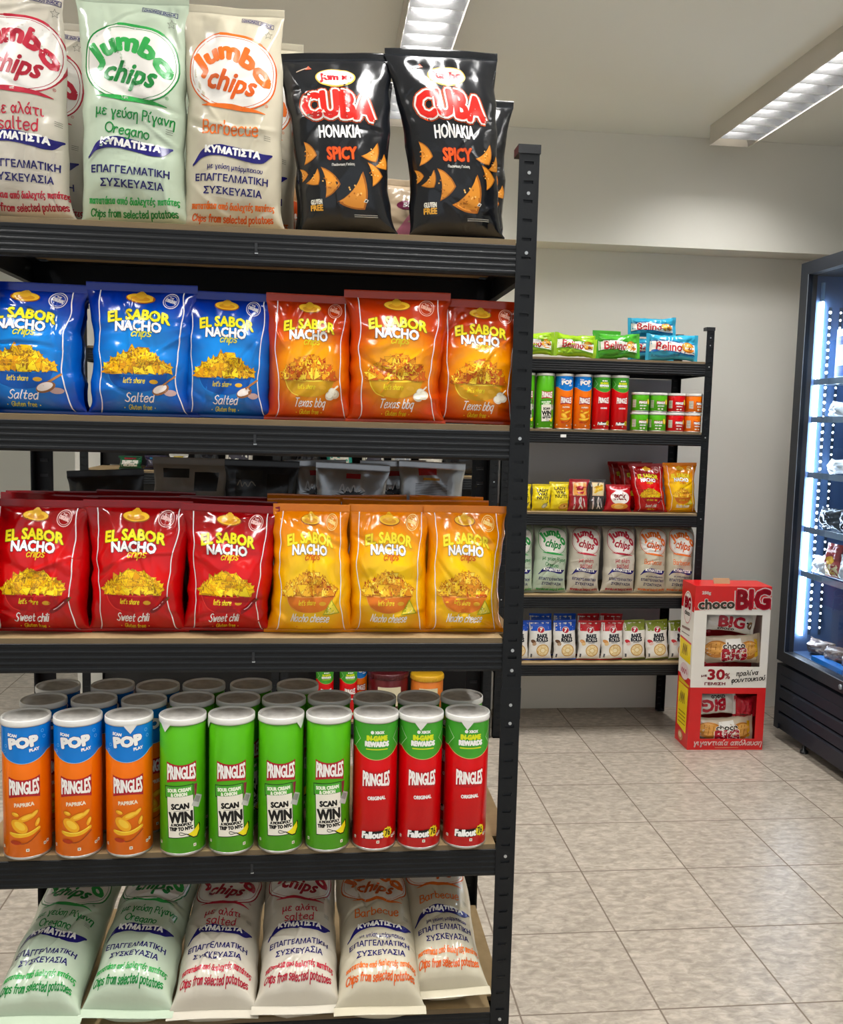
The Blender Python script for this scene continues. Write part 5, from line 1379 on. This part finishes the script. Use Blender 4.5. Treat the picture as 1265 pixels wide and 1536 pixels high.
for i, (D_, F_, x, y, z, L, W, T, ya, ro, lab) in enumerate([
  (DC, f_tan, 0.172, 0.044, zl, 0.262, 0.115, 0.066, 0, -2, 'croissant pack lying at the bottom of the lower window of the display box'),
  (big, f_wh, 0.118, 0.046, zl + 0.118, 0.200, 0.100, 0.062, 0, 176, 'white croissant pack lying upside down in the lower window'),
  (big, f_rd, 0.262, 0.046, zl + 0.118, 0.098, 0.088, 0.055, 0, 0, 'red croissant pack in the right corner of the lower window'),
  (None, f_rd, 0.102, 0.070, zu, 0.180, 0.086, 0.060, 0, 0, 'red croissant pack at the bottom left of the upper window'),
  (DC, f_tan, 0.186, 0.044, zu + 0.045, 0.262, 0.125, 0.06, 0, -3, 'croissant pack across the middle of the upper window'),
  (big, f_wh, 0.170, 0.048, zu + 0.178, 0.225, 0.088, 0.06, 0, 6, 'white croissant pack tilted at the top of the upper window'),
  (None, f_rd, 0.062, 0.086, zu + 0.170, 0.100, 0.080, 0.05, 0, 0, 'red croissant pack at the top left of the upper window')]):
    p = cpack(D_, F_, L, W, T, 330 + i)
    put(p, lab, 'croissant pack', (BX + x, BY + y + 0.006 - 0.035 * x, z), ya - 2, ro, 0, G, z)

# ================================================================== glass-door cooler
CX, CYf, CYn, CH = 1.568, 2.115, 1.42, 2.012      # door plane, far side, near side, height
frame_m = mat('cooler_black', '#161b24', 0.4, spec=0.5); inner_m = mat('cooler_lining', '#4d6a94', 0.5, spec=0.4); grille_m = mat('cooler_grille', '#171d2a', 0.5)
led_glint_m = mat('led_reflection', '#ffffff', 0.4, emit='#eaf6ff', es=LED_E); alu = mat('aluminium', '#aab4bf', 0.3, metal=0.8); pane = glass('cooler_glass', (0.93, 0.97, 1.0, 1))
cool = thing('display_cooler', 'tall black glass-door display cooler with lit shelves beside the red box', 'cooler', (CX, CYf, 0))
W_ = CYf - CYn                                     # local y runs 0 (far) .. -W_ (near); x 0 (door) .. depth
Dp = 0.66
f = MB()
f.box(0.045, -0.03, 0.10, Dp, 0, CH, frame_m); f.box(0.045, -W_, 0.10, Dp, -W_ + 0.03, CH, frame_m); f.box(Dp - 0.03, -W_ + 0.03, 0.10, Dp, -0.03, CH, frame_m)
f.box(0.045, -W_ + 0.03, CH - 0.05, Dp - 0.03, -0.03, CH, frame_m); f.box(0.05, -W_ + 0.03, 0.10, Dp - 0.03, -0.03, 0.40, frame_m)
f.build('cabinet', cool)
f = MB(); e = 0.034
f.box(0.05, -e, 0.40, Dp - 0.034, -0.0301, CH - 0.05, inner_m); f.box(0.05, -W_ + 0.0301, 0.40, Dp - 0.034, -W_ + e, CH - 0.05, inner_m); f.box(Dp - 0.034, -W_ + e, 0.40, Dp - 0.0301, -e, CH - 0.05, inner_m); f.box(0.05, -W_ + e, 0.4001, Dp - 0.034, -e, 0.43, inner_m)
f.build('lining', cool)
dr = MB()
dz0, dz1 = 0.388, CH
dr.box(0, -0.058, dz0, 0.04, -0.0, dz1, frame_m); dr.box(0, -W_, dz0, 0.04, -W_ + 0.058, dz1, frame_m); dr.box(0, -W_ + 0.058, dz1 - 0.05, 0.04, -0.058, dz1, frame_m); dr.box(0, -W_ + 0.058, dz0, 0.04, -0.058, dz0 + 0.045, frame_m)
door = dr.build('door', cool)
f = MB(); f.box(0.010, -W_ + 0.056, dz0 + 0.043, 0.014, -0.056, dz1 - 0.048, pane); f.build('door_glass', door)
f = MB()
for a, b in ((-0.0605, -0.0575),): f.box(-0.0006, a, dz0 + 0.044, 0.001, b, dz1 - 0.049, alu)
f.box(-0.0006, -W_ + 0.058, dz0 + 0.0435, 0.001, -0.058, dz0 + 0.0465, alu); f.build('glazing_trim', door)
f = MB(); f.lathe([(0.0001, 0), (0.010, 0), (0.010, 0.004), (0.006, 0.006), (0.0001, 0.006)], alu, 20); k_ = f.build('lock', door, (0, -0.483, 0.410), (0, R(-90), 0))
# louvred base
g = MB(); g.box(0.004, -0.036, 0.10, 0.05, 0.0, 0.373, grille_m); g.box(0.004, -W_, 0.10, 0.05, -W_ + 0.036, 0.373, grille_m); g.box(0.012, -W_ + 0.036, 0.10, 0.05, -0.036, 0.12, grille_m); g.box(0.004, -W_ + 0.036, 0.335, 0.05, -0.036, 0.373, grille_m)
g.box(0.040, -W_ + 0.036, 0.12, 0.05, -0.036, 0.335, mat('grille_shadow', '#0f1217', 0.7))
for k in range(4):
    z = 0.125 + 0.055 * k
    g.prism([(0.004, z), (0.007, z), (0.034, z + 0.040), (0.010, z + 0.046), (0.004, z + 0.040)], -W_ + 0.036, -0.036, grille_m, 'y')
grl = MB(); grl.v, grl.f, grl.mi, grl.sm, grl.mats = g.v, g.f, g.mi, g.sm, g.mats
grl.build('base_grille', cool)
for yy in (-0.20, -W_ + 0.08):
    for xx in (0.035, Dp - 0.06):
        f = MB(); f.lathe([(0.016, 0.0541), (0.016, 0.064), (0.008, 0.066), (0.008, 0.101)], plastic, 16, cx=xx, cy=yy, cap0=True, cap1=True); f.build('foot', cool)
f = MB(); f.box(0.070, -0.048, 0.50, 0.080, -0.0345, 1.86, mat('led_cover', '#ffffff', 0.4, emit='#eef7ff', es=LED_E)); f.box(0.070, -0.048, 1.86, 0.080, -0.0345, 1.935, mat('led_end', '#8fb4d6', 0.4)); ls = f.build('led_strip_and_reflection', cool)
for sx in (0.115, 0.160):  # glowing dots on an added backing stand in for the LED strip's reflections
    f = MB()
    for k in range(44):
        z = 1.82 - 0.030 * k; r_ = 0.0052 if sx < 0.13 else 0.0036
        f.add([(sx + r_ * math.cos(q), -0.0352, z + r_ * math.sin(q)) for q in np.linspace(0, 2 * math.pi, 11)[:-1]], [tuple(range(10))[::-1]], led_glint_m)
        f.add([(sx + r_ * math.cos(q), -0.0352, z + r_ * math.sin(q)) for q in np.linspace(0, 2 * math.pi, 11)[:-1]], [tuple(range(10))], led_glint_m)
    f.box(sx - 0.006, -0.0350, 0.50, sx + 0.006, -0.0342, 1.84, mat('led_glint_backing', '#2a3a50', 0.5)); f.build('led_strip_and_reflection', cool)
SHZ = [1.540, 1.390, 1.166, 0.943, 0.760]
for z in SHZ:
    f = MB()
    for k in range(15):
        x = 0.07 + 0.038 * k; f.tube([(x, -W_ + 0.036, z - 0.003), (x, -0.036, z - 0.003)], 0.0025, alu, 6)
    f.box(0.062, -W_ + 0.036, z - 0.012, 0.066, -0.036, z + 0.012, mat('shelf_edge', '#7f93a8', 0.25, metal=0.4)); f.box(0.066, -0.050, z - 0.010, 0.60, -0.045, z - 0.0055, alu); f.box(0.066, -W_ + 0.045, z - 0.010, 0.60, -W_ + 0.050, z - 0.0055, alu)
    f.build('wire_shelf', cool)
def lbox(name, x, y, z, sx, sy, sz, col, lab, stripes=()):
    """printed carton"""
    root = thing(name, lab, 'carton', (x, y, z + 0.0004))
    f = MB(); f.box(-sx / 2, -sy / 2, 0, sx / 2, sy / 2, sz, mat('carton_' + col.lstrip('#'), col, 0.35)); f.build('carton_body', root)
    if stripes:
        q = MB()
        for z0, z1, c in stripes: q.box(-sx / 2 - 0.0004, -sy / 2 + 0.01, z0 * sz, -sx / 2 - 0.0001, sy / 2 - 0.01, z1 * sz, ink(c))
        q.build('printed_label', root)
    return root
lbox('drinks_carton', CX + 0.16, 1.93, SHZ[0], 0.10, 0.16, 0.205, '#b9d4ee', 'pale blue carton on the top shelf of the glass cooler', ((0.1, 0.3, '#2a62b4'), (0.42, 0.55, '#f2f4f6'), (0.7, 0.86, '#1d4c98')))
def side_bag(D_, F_, W, H, T, x, y, z, lab, sd, cat='food pack', ya=-80, ro=0, hz=False, gp=None, nm='food_pack'):
    b = make_bag(nm, D_, F_, W, H, T, sd, nu=29, nv=37, wr=1.8, horizontal=hz, seal=0.008, base_seal=0.008 if hz else 0.004)
    return put(b, lab, cat, (x, y, z), ya, ro, 0, gp, z)
f_cw = film('film_cold_white', '#dfe5ea'); f_bs = film('film_black_silver', '#50565e', rough=0.2, metal=0.6)
GC = 'packs on the cooler shelves'
for k in range(3):
    side_bag(None, f_cw, 0.07, 0.15, 0.09, CX + 0.15, 1.985 - 0.165 * k, SHZ[1] + 0.003, 'white food pack lying on the second cooler shelf, %s from the light strip' % ('first', 'second', 'third')[k], 360 + k, hz=True, gp=GC)
    side_bag(None, f_cw, 0.062, 0.15, 0.09, CX + 0.16, 1.985 - 0.165 * k, SHZ[2] + 0.003, 'white food pack lying on the third cooler shelf, %s from the light strip' % ('first', 'second', 'third')[k], 370 + k, hz=True, gp=GC)
for k in range(4):
    side_bag(None, f_bs, 0.088, 0.12, 0.07, CX + 0.14 + 0.01 * (k % 2), 2.005 - 0.13 * k, SHZ[3] + 0.003, 'crinkled black silver pack on the fourth cooler shelf, %s from the light' % ('first', 'second', 'third', 'fourth')[k], 380 + k, hz=True, gp=GC)
cp = Design(90, 130, step=10); cp.rect(0, 0, 90, 52, '#e4d6a4', 1); cp.ellipse(45, 66, 22, 16, '#d8a83c', 1.5); cp.line([(18, 100), (72, 104)], 9, '#e7c9c6', 1.5); cp.rect(20, 14, 70, 34, '#c9a850', 1.5)
side_bag(None, f_cw, 0.07, 0.075, 0.05, CX + 0.12, 2.030, SHZ[4] + 0.003, 'small white pack by the light strip on the fifth cooler shelf', 390, gp=GC)
side_bag(cp, film('film_ham', '#a34a4a'), 0.09, 0.135, 0.045, CX + 0.13, 1.955, SHZ[4] + 0.003, 'red and cream food pouch on the fifth cooler shelf', 391, gp=GC)
side_bag(None, f_cw, 0.09, 0.10, 0.05, CX + 0.14, 1.86, SHZ[4] + 0.003, 'white food pouch beside the red and cream pouch on the fifth cooler shelf', 392, gp=GC)
for k in range(4):
    sl = Design(80, 130, step=14)
    for q in range(5): sl.line([(8, 20 + 22 * q), (72, 26 + 22 * q)], 5, ['#c9c4bd', '#8a1f2a', '#d9d4cc', '#5a3a34', '#b9b2aa'][q], 1)
    side_bag(sl, film('film_wrapper', '#8f7f7a', rough=0.25, metal=0.3), 0.062, 0.13, 0.10, CX + 0.135, 2.003 - 0.125 * k, 0.4305, 'red and silver wrapped pack on the cooler floor, %s from the light strip' % ('first', 'second', 'third', 'fourth', 'fifth')[k], 400 + k, hz=True, ya=-75, gp='wrapped packs on the cooler floor')
lbox('blue_food_tray', CX + 0.075, 1.83, 0.4305, 0.044, 0.22, 0.018, '#1f7fd6', 'flat bright blue pack on the cooler floor behind the glass')

# the cooler is 4 % larger than drawn above: it and everything on its shelves grow about its foot, then it stands on the floor
KC = 1.0416
old = Vector((CX, CYf, 0.0)); new = Vector((1.647, 2.266, -0.0560))
for o in list(bpy.data.objects):
    if o.parent is None and o.type in ('EMPTY', 'MESH') and (o == cool or o.get('category') in ('food pack', 'carton')):
        o.location = new + (o.location - old) * KC
        o.scale = o.scale * KC
